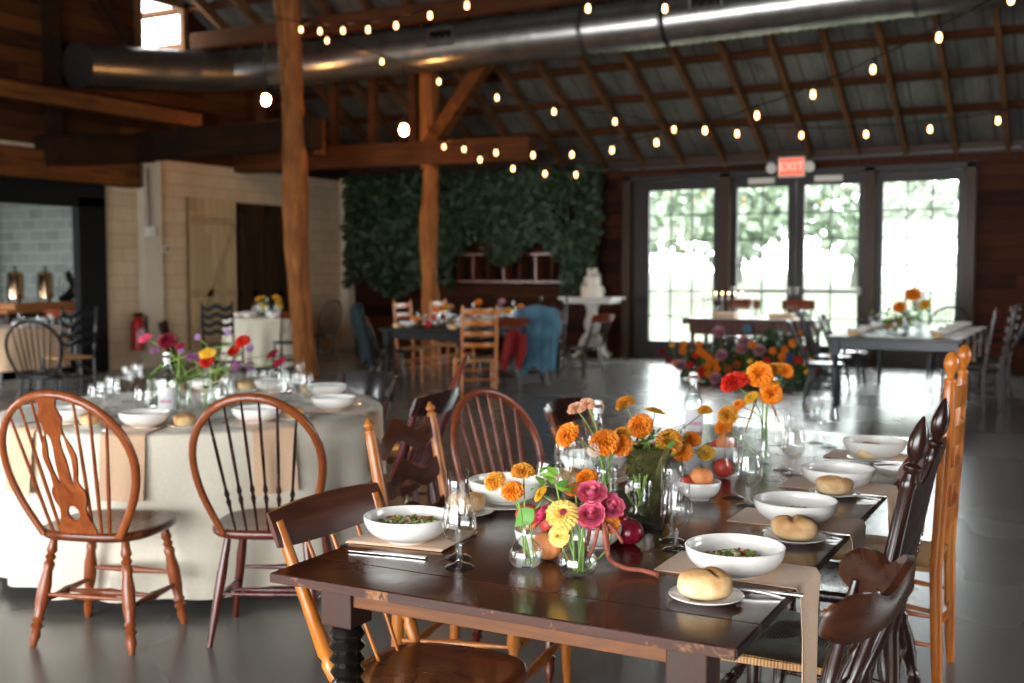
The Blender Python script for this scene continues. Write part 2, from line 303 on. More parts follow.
# ---------------------------------------------------------------- mesh building
class MB:
    def __init__(s): s.v = []; s.f = []
    def add(s, vs, fs):
        n = len(s.v); s.v += [Vector(q) for q in vs]; s.f += [tuple(i+n for i in f) for f in fs]; return s
    def box(s, c, size, rot=None):
        x, y, z = (q/2 for q in size)
        vs = [Vector(q) for q in ((-x,-y,-z),(x,-y,-z),(x,y,-z),(-x,y,-z),(-x,-y,z),(x,-y,z),(x,y,z),(-x,y,z))]
        if rot: vs = [rot @ q for q in vs]
        return s.add([q+Vector(c) for q in vs], [(0,3,2,1),(4,5,6,7),(0,1,5,4),(1,2,6,5),(2,3,7,6),(3,0,4,7)])
    def beam(s, a, b, w, h, upv=(0, 0, 1)):
        a, b = Vector(a), Vector(b); d = (b-a).normalized(); u = Vector(upv); r = d.cross(u).normalized(); u = r.cross(d)
        vs = [p+r*(i*w/2)+u*(j*h/2) for p in (a, b) for i, j in ((-1,-1),(1,-1),(1,1),(-1,1))]
        return s.add(vs, [(3,2,1,0),(4,5,6,7),(0,1,5,4),(1,2,6,5),(2,3,7,6),(3,0,4,7)])
    def tube(s, pts, rad, n=10, closed=False, flat=1.0, up=None):
        pts = [Vector(p) for p in pts]; m = len(pts)
        if isinstance(rad, (int, float)): rad = [rad]*m
        prev = None; rings = []
        for i, p in enumerate(pts):
            if closed: t = pts[(i+1) % m]-pts[i-1]
            else: t = pts[min(i+1, m-1)]-pts[max(i-1, 0)]
            t.normalize()
            if up is not None: a = t.cross(Vector(up)).normalized()
            else:
                if prev is None: prev = t.orthogonal()
                a = (prev-t*prev.dot(t)).normalized(); prev = a
            b = t.cross(a)
            rings.append([p+(a*math.cos(2*PI*k/n)+b*math.sin(2*PI*k/n)*flat)*rad[i] for k in range(n)])
        o = len(s.v)
        for r in rings: s.v += r
        for i in range(m if closed else m-1):
            j = (i+1) % m
            for k in range(n): s.f.append((o+i*n+k, o+i*n+(k+1) % n, o+j*n+(k+1) % n, o+j*n+k))
        if not closed: s.f.append(tuple(o+k for k in reversed(range(n)))); s.f.append(tuple(o+(m-1)*n+k for k in range(n)))
        return s
    def lathe(s, prof, n=24, o=(0, 0, 0), a=None, b=None, sx=1, sy=1):
        """prof [(r, t)], t runs along z, or from a to b when these are given"""
        if a is not None:
            a, b = Vector(a), Vector(b); d = b-a; q = d.to_track_quat('Z', 'Y'); L = d.length
            tr = lambda r, ang, t: a+q @ Vector((r*math.cos(ang), r*math.sin(ang), t*L))
        else:
            o = Vector(o); tr = lambda r, ang, t: o+Vector((r*math.cos(ang)*sx, r*math.sin(ang)*sy, t))
        base = len(s.v)
        idx = []
        for r, t in prof:
            if r < 1e-5: idx.append([len(s.v)]); s.v.append(tr(0, 0, t))
            else:
                idx.append(list(range(len(s.v), len(s.v)+n))); s.v += [tr(r, 2*PI*k/n, t) for k in range(n)]
        for i in range(len(idx)-1):
            A, B = idx[i], idx[i+1]
            for k in range(n):
                k2 = (k+1) % n
                if len(A) == 1 and len(B) == 1: continue
                if len(A) == 1: s.f.append((A[0], B[k2], B[k]))
                elif len(B) == 1: s.f.append((A[k], A[k2], B[0]))
                else: s.f.append((A[k], A[k2], B[k2], B[k]))
        if len(idx[0]) > 1: s.f.append(tuple(reversed(idx[0])))
        if len(idx[-1]) > 1: s.f.append(tuple(idx[-1]))
        return s
    def grid(s, fn, nu, nv, thick=None):
        """fn(u, v) -> point, u, v in 0..1; thick -> closed slab, fn(u, v, side) side in (0, 1)"""
        if thick is None:
            o = len(s.v)
            for i in range(nu+1):
                for j in range(nv+1): s.v.append(Vector(fn(i/nu, j/nv)))
            for i in range(nu):
                for j in range(nv):
                    a = o+i*(nv+1)+j; s.f.append((a, a+nv+1, a+nv+2, a+1))
            return s
        o = len(s.v); N = (nu+1)*(nv+1)
        for sd in (0, 1):
            for i in range(nu+1):
                for j in range(nv+1): s.v.append(Vector(fn(i/nu, j/nv, sd)))
        ix = lambda i, j, sd: o+sd*N+i*(nv+1)+j
        for i in range(nu):
            for j in range(nv):
                s.f.append((ix(i,j,0), ix(i,j+1,0), ix(i+1,j+1,0), ix(i+1,j,0))); s.f.append((ix(i,j,1), ix(i+1,j,1), ix(i+1,j+1,1), ix(i,j+1,1)))
        for i in range(nu):
            s.f.append((ix(i,0,0), ix(i+1,0,0), ix(i+1,0,1), ix(i,0,1))); s.f.append((ix(i,nv,0), ix(i,nv,1), ix(i+1,nv,1), ix(i+1,nv,0)))
        for j in range(nv):
            s.f.append((ix(0,j,0), ix(0,j,1), ix(0,j+1,1), ix(0,j+1,0))); s.f.append((ix(nu,j,0), ix(nu,j+1,0), ix(nu,j+1,1), ix(nu,j,1)))
        return s
    def mesh(s, name, mat, smooth=40):
        me = bpy.data.meshes.new(name); me.from_pydata([tuple(q) for q in s.v], [], s.f); me.update()
        if mat: me.materials.append(MT[mat])
        if smooth:
            for p in me.polygons: p.use_smooth = True
            me.set_sharp_from_angle(angle=math.radians(smooth))
        return me
    def build(s, name, mat, parent=None, smooth=40, bevel=0, loc=None):
        return link(s.mesh(name, mat, smooth), name, parent, bevel, loc)
def link(me, name, parent=None, bevel=0, loc=None, rz=None, scale=None):
    o = bpy.data.objects.new(name, me); COL.objects.link(o)
    if parent is not None: o.parent = parent
    if loc is not None: o.location = loc
    if rz is not None: o.rotation_euler = (0, 0, rz)
    if scale is not None: o.scale = (scale,)*3 if isinstance(scale, (int, float)) else scale
    if bevel:
        b = o.modifiers.new('bevel', 'BEVEL'); b.width = bevel; b.segments = 2; b.limit_method = 'ANGLE'
    return o
def tag(o, label, cat, group=None, kind=None):
    o['label'] = label; o['category'] = cat
    if group: o['group'] = group
    if kind: o['kind'] = kind
    return o
def thing(name, label, cat, loc=(0, 0, 0), rz=0, group=None):
    o = bpy.data.objects.new(name, None); COL.objects.link(o); o.empty_display_size = .1
    o.location = loc; o.rotation_euler = (0, 0, rz); return tag(o, label, cat, group)
def struct(mb, name, mat, bevel=0, smooth=40, parent=None):
    o = mb.build(name, mat, parent, smooth, bevel)
    if parent is None: o['kind'] = 'structure'
    return o
def put(proto, label, loc, rz=0, group=None, cat=None, scale=None, tilt=None):
    """copy of a finished thing with copies of its parts and sub-parts; the first call moves the thing itself"""
    if proto.get('used'):
        r = proto.copy(); COL.objects.link(r)
        for ch in proto.children:
            c = ch.copy(); COL.objects.link(c); c.parent = r
            for g in ch.children:
                d = g.copy(); COL.objects.link(d); d.parent = c
        src = r
    else:
        proto['used'] = 1; src = proto
    src.location = loc; src.rotation_euler = (tilt[0], tilt[1], rz) if tilt else (0, 0, rz)
    src['label'] = label
    if 'group' in src: del src['group']
    if group: src['group'] = group
    if cat: src['category'] = cat
    if scale: src.scale = (scale,)*3
    return src
def B(c, s, rot=None): return MB().box(c, s, rot)

# ---------------------------------------------------------------- setting
FAR_Y, LEFT_X, UP_X = 17.3, -12.7, -12.72
EAVE, SLOPE, RIDGE_Y = 3.33, .53, 6.4
def roof_z(y): return EAVE+SLOPE*(FAR_Y-y) if y > RIDGE_Y else EAVE+SLOPE*(FAR_Y-RIDGE_Y)-SLOPE*(RIDGE_Y-y)
struct(B((-5, 6.3, -.05), (26, 22.6, .1)), 'floor', 'floor_concrete')
# far wall with the glazed door bay
DX0, DX1, DTOP = -7.04, -1.57, 3.02
mb = MB(); mb.box(((UP_X-.3+DX0)/2, FAR_Y+.1, 1.75), (DX0-UP_X+.3, .2, 3.5))
mb.box(((RIGHT_X+DX1)/2, FAR_Y+.1, 1.75), (RIGHT_X-DX1, .2, 3.5)); mb.box(((DX0+DX1)/2, FAR_Y+.1, (DTOP+3.5)/2), (DX1-DX0, .2, 3.5-DTOP))
struct(mb, 'wall_back', 'wall_planks', smooth=0)
struct(B((-4.8, FAR_Y-.07, 3.22), (19, .14, .16)), 'trim_1', 'trim_brown')
struct(MB().tube([(-7.2, FAR_Y-.17, 3.13), (-4.9, FAR_Y-.17, 3.15), (-1.0, FAR_Y-.17, 3.2)], .018, 6), 'trim_2', 'galv_dark')
for x, w in ((DX0+.06, .14), (-5.29, .17), (-3.06, .17), (DX1-.08, .15)):
    struct(B((x, FAR_Y-.03, DTOP/2), (w, .2, DTOP)), 'door_post', 'trim_brown', .01)
struct(B(((DX0+DX1)/2, FAR_Y-.03, DTOP-.03), (DX1-DX0, .2, .09)), 'door_lintel', 'door_frame_dark', .01)
def glazed_door(n, x0, x1, cols, z0=.3, z1=2.78, rows=6, gx0=None, gx1=None, handle=None, bar=False):
    r = bpy.data.objects.new('door_%d' % n, None); COL.objects.link(r); r['kind'] = 'structure'; r.location = (x0, FAR_Y, 0)
    w = x1-x0; a = gx0-x0; b = gx1-x0; top = DTOP-.08
    m = MB(); m.box((a/2, .02, top/2), (a, .09, top)); m.box(((b+w)/2, .02, top/2), (w-b, .09, top))
    m.box(((a+b)/2, .02, z0/2), (b-a, .09, z0)); m.box(((a+b)/2, .02, (z1+top)/2), (b-a, .09, top-z1))
    m.build('door_frame', 'door_frame_dark', r, 0, .006)
    m = MB()
    for i in range(1, cols): m.box((a+(b-a)*i/cols, .02, (z0+z1)/2), (.022, .04, z1-z0))
    for j in range(1, rows): m.box(((a+b)/2, .02, z0+(z1-z0)*j/rows), (b-a, .04, .022))
    m.build('muntin', 'door_frame_dark', r, 0)
    B(((a+b)/2, .02, (z0+z1)/2), (b-a, .006, z1-z0)).build('pane', 'window_glass', r, 0)
    if bar:
        MB().tube([(.03, -.1, 1.15), (w-.03, -.1, 1.15)], .022, 8).box((.05, -.07, 1.15), (.07, .12, .12)).box((w-.05, -.07, 1.15), (.07, .12, .12)).build('push_bar', 'galv_dark', r)
        B((w/2-.02, -.06, 2.87), (.42, .07, .09)).build('door_closer', 'plastic_white', r, 0, .006)
glazed_door(1, DX0+.13, -5.375, 3, gx0=-6.607, gx1=-5.504)
glazed_door(2, -5.205, -4.185, 2, gx0=-5.115, gx1=-4.31, bar=True)
glazed_door(3, -4.175, -3.145, 2, gx0=-4.05, gx1=-3.235, bar=True)
glazed_door(4, -2.975, DX1-.155, 3, gx0=-2.876, gx1=-1.84)
# left wall, lower painted block with the opening to the annex
OPY = 11.29
mb = MB(); mb.box((LEFT_X-.15, (OPY+FAR_Y)/2, 1.58), (.3, FAR_Y-OPY, 3.16)); mb.box((LEFT_X-.15, (OPY+4.5)/2-.2, 2.95), (.3, OPY-4.5+.4, .42))
mb.box((LEFT_X-.15, 2.6, 1.58), (.3, 4.2, 3.16)); mb.box((LEFT_X-.15, (-2.5+FRONT_Y)/2, 1.58), (.3, -2.5-FRONT_Y, 3.16)); mb.box((LEFT_X-.15, -1.0, 3.03), (.3, 3, .26))
struct(mb, 'wall_left', 'painted_brick', smooth=0)
mb = MB(); mb.add([(UP_X, FRONT_Y, 0), (UP_X, FAR_Y, 0), (UP_X, FAR_Y, EAVE), (UP_X, RIDGE_Y, roof_z(RIDGE_Y)), (UP_X, FRONT_Y, roof_z(FRONT_Y))], [(0,1,2,3,4)])
w0, w1 = 12.08, 12.93
wz0, wz1 = 4.7, 5.56
# gable boards above the annex roof line, cut round the high window
def quad(y0, y1, za0, za1, zb0, zb1): return [(UP_X, y0, za0), (UP_X, y1, zb0), (UP_X, y1, zb1), (UP_X, y0, za1)]
mb = MB()
for y0, y1 in ((FRONT_Y, RIDGE_Y), (RIDGE_Y, w0), (w1, FAR_Y)): mb.add(quad(y0, y1, 3.05, roof_z(y0), 3.05, roof_z(y1)), [(0,1,2,3)])
mb.add(quad(w0, w1, 3.05, wz0, 3.05, wz0), [(0,1,2,3)]); 
if roof_z(w1) > wz1: mb.add(quad(w0, w1, wz1, roof_z(w0), wz1, roof_z(w1)), [(0,1,2,3)])
struct(mb, 'wall_left_gable', 'wall_planks_left', smooth=0)
r = bpy.data.objects.new('window_1', None); COL.objects.link(r); r['kind'] = 'structure'
wz1c = min(wz1, roof_z(w1)-.02)
m = MB()
for z in (wz0, wz1c): m.box((UP_X+.03, (w0+w1)/2, z), (.1, w1-w0+.2, .1))
for y in (w0-.04, w1+.04): m.box((UP_X+.03, y, (wz0+wz1c)/2), (.1, .1, wz1c-wz0+.1))
m.build('window_frame', 'rafter_wood', r, 0, .006)
B((UP_X, (w0+w1)/2, (wz0+wz1c)/2), (.006, w1-w0, wz1c-wz0)).build('pane', 'window_glass', r, 0)
# roof
mb = MB(); xa, xb = UP_X-.2, RIGHT_X+.2; zr = roof_z(RIDGE_Y)
mb.add([(xa, FAR_Y+.5, roof_z(FAR_Y+.5)), (xb, FAR_Y+.5, roof_z(FAR_Y+.5)), (xb, RIDGE_Y, zr), (xa, RIDGE_Y, zr), (xa, FRONT_Y-.3, roof_z(FRONT_Y-.3)), (xb, FRONT_Y-.3, roof_z(FRONT_Y-.3))], [(0,1,2,3), (3,2,5,4)])
struct(mb, 'ceiling', 'roof_metal', smooth=0)
for i in range(20):
    x = -.48-.69*i
    if x < UP_X+.1: break
    mb = MB().beam((x, FAR_Y-.02, roof_z(FAR_Y)-.16), (x, 11.0, roof_z(11.0)-.16), .07, .15)
    struct(mb, 'roof_rafter', 'rafter_wood', 0, 0)
for i in range(9):
    y = 16.5-.69*i
    struct(B((-4.6, y, roof_z(y)-.05), (19.4, .1, .07), Matrix.Rotation(-math.atan(SLOPE), 3, 'X')), 'roof_purlin', 'beam_x', 0, 0)
# front and right walls (behind the camera), with openings put in to let daylight through
mb = MB(); mb.box((-10.7, FRONT_Y-.1, 1.7), (7.4, .2, 3.4)); mb.box((3.35, FRONT_Y-.1, 1.7), (3.7, .2, 3.4))
mb.box((-4.6, FRONT_Y-.1, 4.0), (19.6, .2, .0+.3+.0)) if False else None
struct(mb, 'wall_front', 'outer_wall', smooth=0)
mb = MB()
def rq(y0, y1, z0, za, zb): mb.add([(RIGHT_X, y0, z0), (RIGHT_X, y1, z0), (RIGHT_X, y1, zb), (RIGHT_X, y0, za)], [(3,2,1,0)])
rq(FRONT_Y, 4.5, 0, roof_z(FRONT_Y), roof_z(4.5)); rq(7.5, FAR_Y, 0, roof_z(7.5), roof_z(FAR_Y)); rq(4.5, 7.5, 0, 1.0, 1.0); rq(4.5, RIDGE_Y, 2.8, roof_z(4.5), zr); rq(RIDGE_Y, 7.5, 2.8, zr, roof_z(7.5))
struct(mb, 'wall_right', 'outer_wall', smooth=0)
# timber frame
struct(MB().beam((UP_X, 12.1, 3.32), (-9.45, 12.1, 3.32), .3, .42), 'tie_beam', 'beam_dark', .02)
struct(MB().beam((LEFT_X+.2, 10.15, 3.06), (LEFT_X+.2, 12.0, 3.26), .3, .4), 'wall_beam', 'beam_dark', .02)
struct(MB().beam((UP_X, 14.2, 3.27), (-7.2, 14.2, 3.2), .28, .36), 'tie_beam', 'beam_x', .02)
struct(MB().beam((-11.6, 5, 3.62), (-11.6, 12.1, 3.62), .2, .2), 'loft_beam', 'beam_y', .02)
struct(MB().beam((LEFT_X+.1, 4.6, 2.88), (LEFT_X+.1, 11.85, 2.88), .25, .4), 'loft_beam', 'beam_y', .02)
struct(MB().beam((-12.3, 12.8, 4.94), (4.8, 12.8, 4.94), .2, .24), 'plate_beam', 'beam_x', .02)
for yy in (6.2, 8.2, 10.45, 15.2): struct(B((UP_X+.08, yy, (3.2+roof_z(yy)-.2)/2), (.14, .2, roof_z(yy)-3.4)), 'wall_stud', 'beam_dark')
for y0, z0, y1, z1 in ((10.3, 6.2, 11.6, 4.8),):
    struct(MB().beam((UP_X+.25, y0, z0), (UP_X+.25, y1, z1), .09, .11), 'wall_brace', 'beam_dark')
for i in range(5): struct(B((-12.3+.75*i, 14.3, 3.95), (.12, .12, 1.1)), 'loft_stud', 'beam_x')
def log_post(base, top, r, wob, seed):
    q = random.Random(seed); pts = []; rad = []
    for i in range(26):
        t = i/25; p = Vector(base).lerp(Vector(top), t)
        p += Vector((math.sin(t*9+seed)*wob, math.cos(t*7)*wob, 0)); pts.append(p); rad.append(r*(1+.1*math.sin(t*13+seed)+q.uniform(-.05, .05)))
    m = MB().tube(pts, rad, 16)
    for i, v in enumerate(m.v): m.v[i] = v+Vector((q.uniform(-1, 1), q.uniform(-1, 1), 0))*r*.035
    return m
P1 = at(305, 377, 0); P1t = ony(284, -14, P1.y)
struct(log_post((P1.x, P1.y, 0), (P1t.x, P1.y, P1t.z+1.0), .165, .035, 3), 'log_post', 'log_wood')
P2 = ony(430, 300, 14.2)
struct(log_post((P2.x, 14.2, 0), (P2.x, 14.2, 3.0), .135, .02, 5), 'log_post', 'log_wood')
struct(B((P2.x, 14.2, 4.2), (.22, .22, 2.4)), 'timber_post', 'log_wood', .02)
struct(MB().beam((P2.x+.02, 14.2, 3.35), (P2.x+1.2, 14.2, 4.75), .2, .24, (0, 1, 0)), 'post_brace', 'beam_y', .02)
tp = ony(308, 140, 12.1)
struct(B((tp.x-.05, 12.3, 3.3), (.22, .22, .5)), 'beam_block', 'beam_y', .01)

# duct
DUY, DUR = 13.4, .305
droot = thing('air_duct', 'large round galvanized spiral air duct running under the roof', 'air duct', (-13, 13, 4.57))
m = MB(); o = Vector((-13, 13, 4.57))
def duct_part(pts, step=.11, name='duct_pipe', mat='galv'):
    pts = [Vector(p) for p in pts]; out = []; rad = []
    for a, b in zip(pts, pts[1:]):
        n = max(1, int((b-a).length/step))
        for i in range(n):
            p = a.lerp(b, i/n); q = a.lerp(b, min(1, (i+.25)/n)); out += [p, q]; rad += [DUR*1.03, DUR*.985]
    out.append(pts[-1]); rad.append(DUR)
    MB().tube([p-o for p in out], rad, 32).build(name, mat, droot, 60)
duct_part([(-11.3, 13.4, 4.57), (-4.9, DUY, 4.6)]); duct_part([(-4.85, DUY, 4.6), (-.6, DUY, 4.68), (4.9, DUY, 4.8)])
duct_part([(-11.28, 13.4, 4.57), (-11.8, 13.2, 4.53), (-12.15, 12.7, 4.48), (-12.3, 12.0, 4.4)], .5, 'duct_elbow', 'galv_dark')
duct_part([(-12.3, 12.0, 4.4), (-12.32, 11.0, 4.28), (-12.32, 10.6, 4.24)], .3, 'duct_elbow', 'galv_dark')
for x, z in ((-6.0, 4.585), (-1.9, 4.66), (2.2, 4.75)): MB().tube([(x-.03-o.x, DUY-o.y, z-o.z), (x+.03-o.x, DUY-o.y, z-o.z)], DUR*1.07, 32).build('duct_collar', 'galv_dark', droot)
for px in (452, 713):
    g = ony(px, 50, DUY); dz = 4.58 if px < 600 else 4.64
    fr = MB(); c = Vector((g.x, DUY-DUR*.93, dz+.08))-o
    for dx, dzz, sx, sz in ((-.2, 0, .03, .24), (.2, 0, .03, .24), (0, .11, .43, .03), (0, -.11, .43, .03)): fr.box(c+Vector((dx, -.01, dzz)), (sx, .05, sz))
    gr = fr.build('duct_grille', 'galv', droot, 0)
    sl = MB(); sl.box(c, (.38, .02, .2)); sl.build('grille_opening', 'black_iron', gr, 0)

# white wall fittings
def onleft(px, py): return onx(px, py, LEFT_X)
pl = onleft(146, 200); struct(B((LEFT_X+.07, pl.y, 1.58), (.14, .36, 3.16)), 'pilaster', 'pilaster', .01)
cpx = onleft(331, 250); struct(B((LEFT_X+.09, FAR_Y-.25, 1.6), (.18, .22, 3.2)), 'pilaster', 'pilaster', .01)
mb = MB(); mb.box((LEFT_X+.02, OPY-.24, 1.25), (.14, .48, 2.5)); mb.box((LEFT_X+.02, (4.7+OPY)/2, 2.52), (.14, OPY-4.7, .34)); mb.box((LEFT_X+.02, 4.9, 1.25), (.14, .4, 2.5))
struct(mb, 'door_frame_annex', 'black_steel', .01)
def stable_door(n, px0, px1, pyt, mat, brace, bmat, flip):
    a, b = onleft(px0, 250).y, onleft(px1, 250).y; t = onleft((px0+px1)/2, pyt).z
    r = bpy.data.objects.new('door_%d' % n, None); COL.objects.link(r); r['kind'] = 'structure'; r.location = (LEFT_X, a, 0)
    B((.04, (b-a)/2, t/2+.1), (.05, b-a, t-.2)).build('door_boards', mat, r, 0, .004)
    m = MB()
    for z in (t-.35, t*.42, .3): m.box((.075, (b-a)/2, z), (.03, b-a, .12))
    y0, y1 = (0.08, b-a-.08) if flip else (b-a-.08, .08)
    m.beam((.075, y0, .35), (.075, y1, t-.4), .12, .03, (1, 0, 0))
    m.build('door_brace', bmat, r, 0, .004)
    return a, b, t
plain('brace_cream', '#a48d6a', .8)
stable_door(5, 186, 233, 199, 'stable_door', True, 'brace_cream', True)
stable_door(6, 236, 262, 204, 'stable_door_dark', True, 'stable_door_dark', False)
stable_door(7, 262.5, 288, 206, 'stable_door_dark', True, 'stable_door_dark', False)
e = onleft(132, 330)
r = thing('fire_extinguisher', 'red fire extinguisher hanging on the cream wall beside the black doorway', 'fire extinguisher', (LEFT_X+.12, e.y, e.z-.3))
MB().lathe([(0, 0), (.085, .005), (.09, .05), (.09, .4), (.06, .47), (.03, .5), (0, .5)], 20).build('tank', 'exting_red', r)
B((0, 0, .53), (.05, .14, .05)).build('valve', 'black_iron', r, 0, .005); MB().tube([(0, .05, .54), (.05, .12, .5), (.05, .13, .2)], .014, 8).build('hose', 'black_iron', r)
B((.088, 0, .25), (.008, .1, .14)).build('label_plate', 'label_paper', r, 0)
e = onleft(141, 232); r = thing('junction_box', 'small white electrical box under a conduit on the pilaster', 'electrical box', (LEFT_X+.19, e.y, e.z))
B((0, 0, 0), (.09, .14, .15)).build('box', 'plastic_white', r, 0, .006); MB().tube([(0, 0, .08), (0, -.02, .95)], .014, 8).build('conduit', 'galv_dark', r)
e = onleft(161, 249); r = thing('thermostat', 'small white thermostat with dark knob on the cream wall', 'thermostat', (LEFT_X+.03, e.y, e.z))
B((0, 0, 0), (.05, .13, .12)).build('case', 'plastic_white', r, 0, .008); MB().lathe([(.02, 0), (.02, .02), (0, .02)], 12, a=(.025, .06, 0), b=(1.025, .06, 0)).build('knob', 'black_iron', r)
# exit sign
e = ony(792, 167, FAR_Y-.18)
r = thing('exit_sign', 'red lit exit sign with two white emergency lamps over the glazed doors', 'exit sign', (e.x, e.y, e.z))
B((0, 0, 0), (.42, .07, .31)).build('housing', 'plastic_white', r, 0, .01); B((0, -.037, 0), (.37, .01, .26)).build('sign_face', 'sign_red', r, 0)
cu = bpy.data.curves.new('exit_text', 'FONT'); cu.body = 'EXIT'; cu.size = .19; cu.align_x = 'CENTER'; cu.align_y = 'CENTER'; cu.extrude = .003
to = bpy.data.objects.new('tmp_text', cu); COL.objects.link(to); bpy.context.view_layer.update()
tm = bpy.data.meshes.new_from_object(to.evaluated_get(bpy.context.evaluated_depsgraph_get())); bpy.data.objects.remove(to)
tm.materials.clear(); tm.materials.append(MT['sign_letter'])
to = link(tm, 'lettering', r, loc=(0, -.046, 0)); to.rotation_euler = (PI/2, 0, 0)
for s in (-1, 1): MB().lathe([(0, 0), (.05, .0), (.085, .09), (.08, .1), (0, .1)], 16, a=(s*.29, -.02, 0), b=(s*.29, -1.02, -.15)).build('emergency_lamp', 'plastic_white', r)

# annex seen through the black doorway
struct(B((-15.55, 8.9, -.05), (5.5, 10.2, .1)), 'floor_annex', 'floor_concrete')
struct(B((-18.3, 8.9, 1.6), (.2, 10.2, 3.2)), 'wall_annex', 'annex_block', smooth=0)
struct(B((-15.6, 13.9, 1.6), (5.4, .2, 3.2)), 'wall_annex_end', 'annex_block_x', smooth=0)
struct(B((-15.6, 8.9, 3.28), (5.4, 10.2, .1)), 'ceiling_annex', 'table_white')
for y in (6.2, 8.4, 10.6): struct(MB().beam((-18.1, y+.9, 2.95), (-13.0, y, 2.75), .14, .2), 'annex_beam', 'beam_y')
portal((-15.6, 3.8, 1.6), (PI/2, 0, 0), 5.0, 3.0)

# outside
gm = MB(); gm.grid(lambda u, v: (-70+130*u, 17.6+95*v, -.12+1.5*v*v), 20, 20); g = gm.build('ground_outside', 'grass'); g['kind'] = 'structure'
def lumps(cx, cy, h, r, seed, name, label):
    q = random.Random(seed); t = thing(name, label, 'tree', (cx, cy, 0), 0, 'trees on the lawn outside the glazed doors')
    MB().tube([(0, 0, -.2), (.1, 0, h*.3), (0, 0, h*.6)], [r*.12, r*.09, r*.05], 8).build('trunk', 'bark', t)
    m = MB()
    for k in range(1100):
        a, b = q.uniform(0, 2*PI), math.acos(q.uniform(-1, 1)); rr = r*q.uniform(.5, 1.05)
        c = Vector((rr*math.sin(b)*math.cos(a), rr*math.sin(b)*math.sin(a), h*.62+rr*.9*math.cos(b)))
        s = r*q.uniform(.045, .1); n = Vector((q.uniform(-1, 1), q.uniform(-1, 1), q.uniform(-.3, 1))).normalized(); u = n.orthogonal().normalized(); w = n.cross(u)
        m.add([c+u*s, c+w*s, c-u*s+n*s*.3, c-w*s], [(0,1,2,3)])
    m.build('crown', 'tree_leaf', t, 0)
for i, (x, y, h, r) in enumerate(((-16, 52, 8, 3.4), (-9, 56, 6.5, 2.6), (-24, 60, 9, 4), (-2, 62, 8, 3.5), (5, 54, 7, 3), (-33, 70, 10, 4.6), (-14, 75, 10, 4.6), (10, 72, 9, 4), (2, 84, 11, 5), (-6, 44, 5, 2.2), (-19, 44, 6, 2.6), (-25, 84, 12, 5.5))):
    lumps(x, y, h, r, i, 'lawn_tree', 'pale hazy green tree seen through the glazed doors')

# string lights
bulbp = thing('string_bulb', 'bulb', 'light bulb')
MB().lathe([(0, -.115), (.012, -.111), (.021, -.096), (.023, -.08), (.019, -.058), (.012, -.035), (0, -.035)], 14).build('bulb_glass', 'bulb_glow', bulbp)
MB().lathe([(.016, -.04), (.019, -.03), (.019, .01), (.01, .02), (0, .02)], 12).build('socket', 'black_iron', bulbp)
def string(pix, depths, wname, wlabel, blabel, grp, ext0=None, ext1=None, sag=.05):
    P = []
    for (x, y), z in zip(pix, depths):
        p = pt(x, y, z); p.z += .08; P.append(p); put(bulbp, blabel, p, 0, grp)
    W = []
    Q = ([Vector(ext0)] if ext0 else [])+P+([Vector(ext1)] if ext1 else [])
    for a, b in zip(Q, Q[1:]):
        for k in range(5):
            t = k/5; p = a.lerp(b, t); p.z -= sag*4*t*(1-t)*((b-a).length)*.5-.02; W.append(p)
    W.append(Q[-1]); tag(MB().tube(W, .006, 5).build(wname, 'black_iron'), wlabel, 'light string')
def lz(n, a, b): return [a+(b-a)*i/(n-1) for i in range(n)]
s1 = [(301, 30), (320, 31.6), (343, 31), (368, 30), (396, 26), (430, 16), (467, 6)]
string(s1, lz(7, 14.5, 11), 'string_light_wire', 'black wire of the bulb string passing in front of the upper beam', 'glowing bulb of the string in front of the upper beam left of centre', 'bulbs in front of the upper beam', ext0=(-12, 11.7, 5.6), ext1=tuple(pt(560, -40, 8.5)))
s2 = [(327, 41), (382, 62), (439, 82), (497, 98), (554, 112), (615, 122), (674, 130), (737, 134), (801.5, 135.7), (866, 134.7), (930, 129.6), (998, 121)]
string(s2, [12.3/(.883+(x-512)/1100*.4695) for x, y in s2], 'string_light_wire', 'black wire of the long bulb string sagging across the whole roof', 'glowing bulb on the long string that sags from the log post across the roof', 'bulbs on the long sagging string', ext0=(P1t.x+.1, 12.2, 4.9), ext1=(1.2, 12.3, 3.6))
s3 = [(444, 147), (464, 149.5), (496, 153), (533, 155.5), (572, 155), (612, 150.5), (656.5, 143), (705, 131), (757, 116), (813, 95), (873, 70), (939, 38), (1011, 0)]
string(s3, lz(13, 16, 8), 'string_light_wire', 'black wire of the bulb string rising diagonally to the upper right', 'glowing bulb on the string rising diagonally from the timber post to the upper right', 'bulbs on the rising diagonal string', ext0=(P2.x+.1, 13.95, 3.55), ext1=tuple(pt(1100, -60, 7.2)))
s4 = [(480, 160), (513, 169), (545, 174), (576, 175)]
string(s4, lz(4, 15.4, 14.6), 'string_light_wire', 'black wire of the short lowest bulb string before the ivy', 'glowing bulb on the short lowest string before the ivy wall', 'bulbs on the lowest string', ext0=(P2.x+.1, 13.93, 3.6), ext1=tuple(pt(625, 168, 16)))
put(bulbp, 'lone glowing bulb at the top edge right of centre under the duct beam, left one', pt(588, 0, 10), 0); put(bulbp, 'lone glowing bulb at the top edge further right of centre', pt(665, 0, 10), 0)
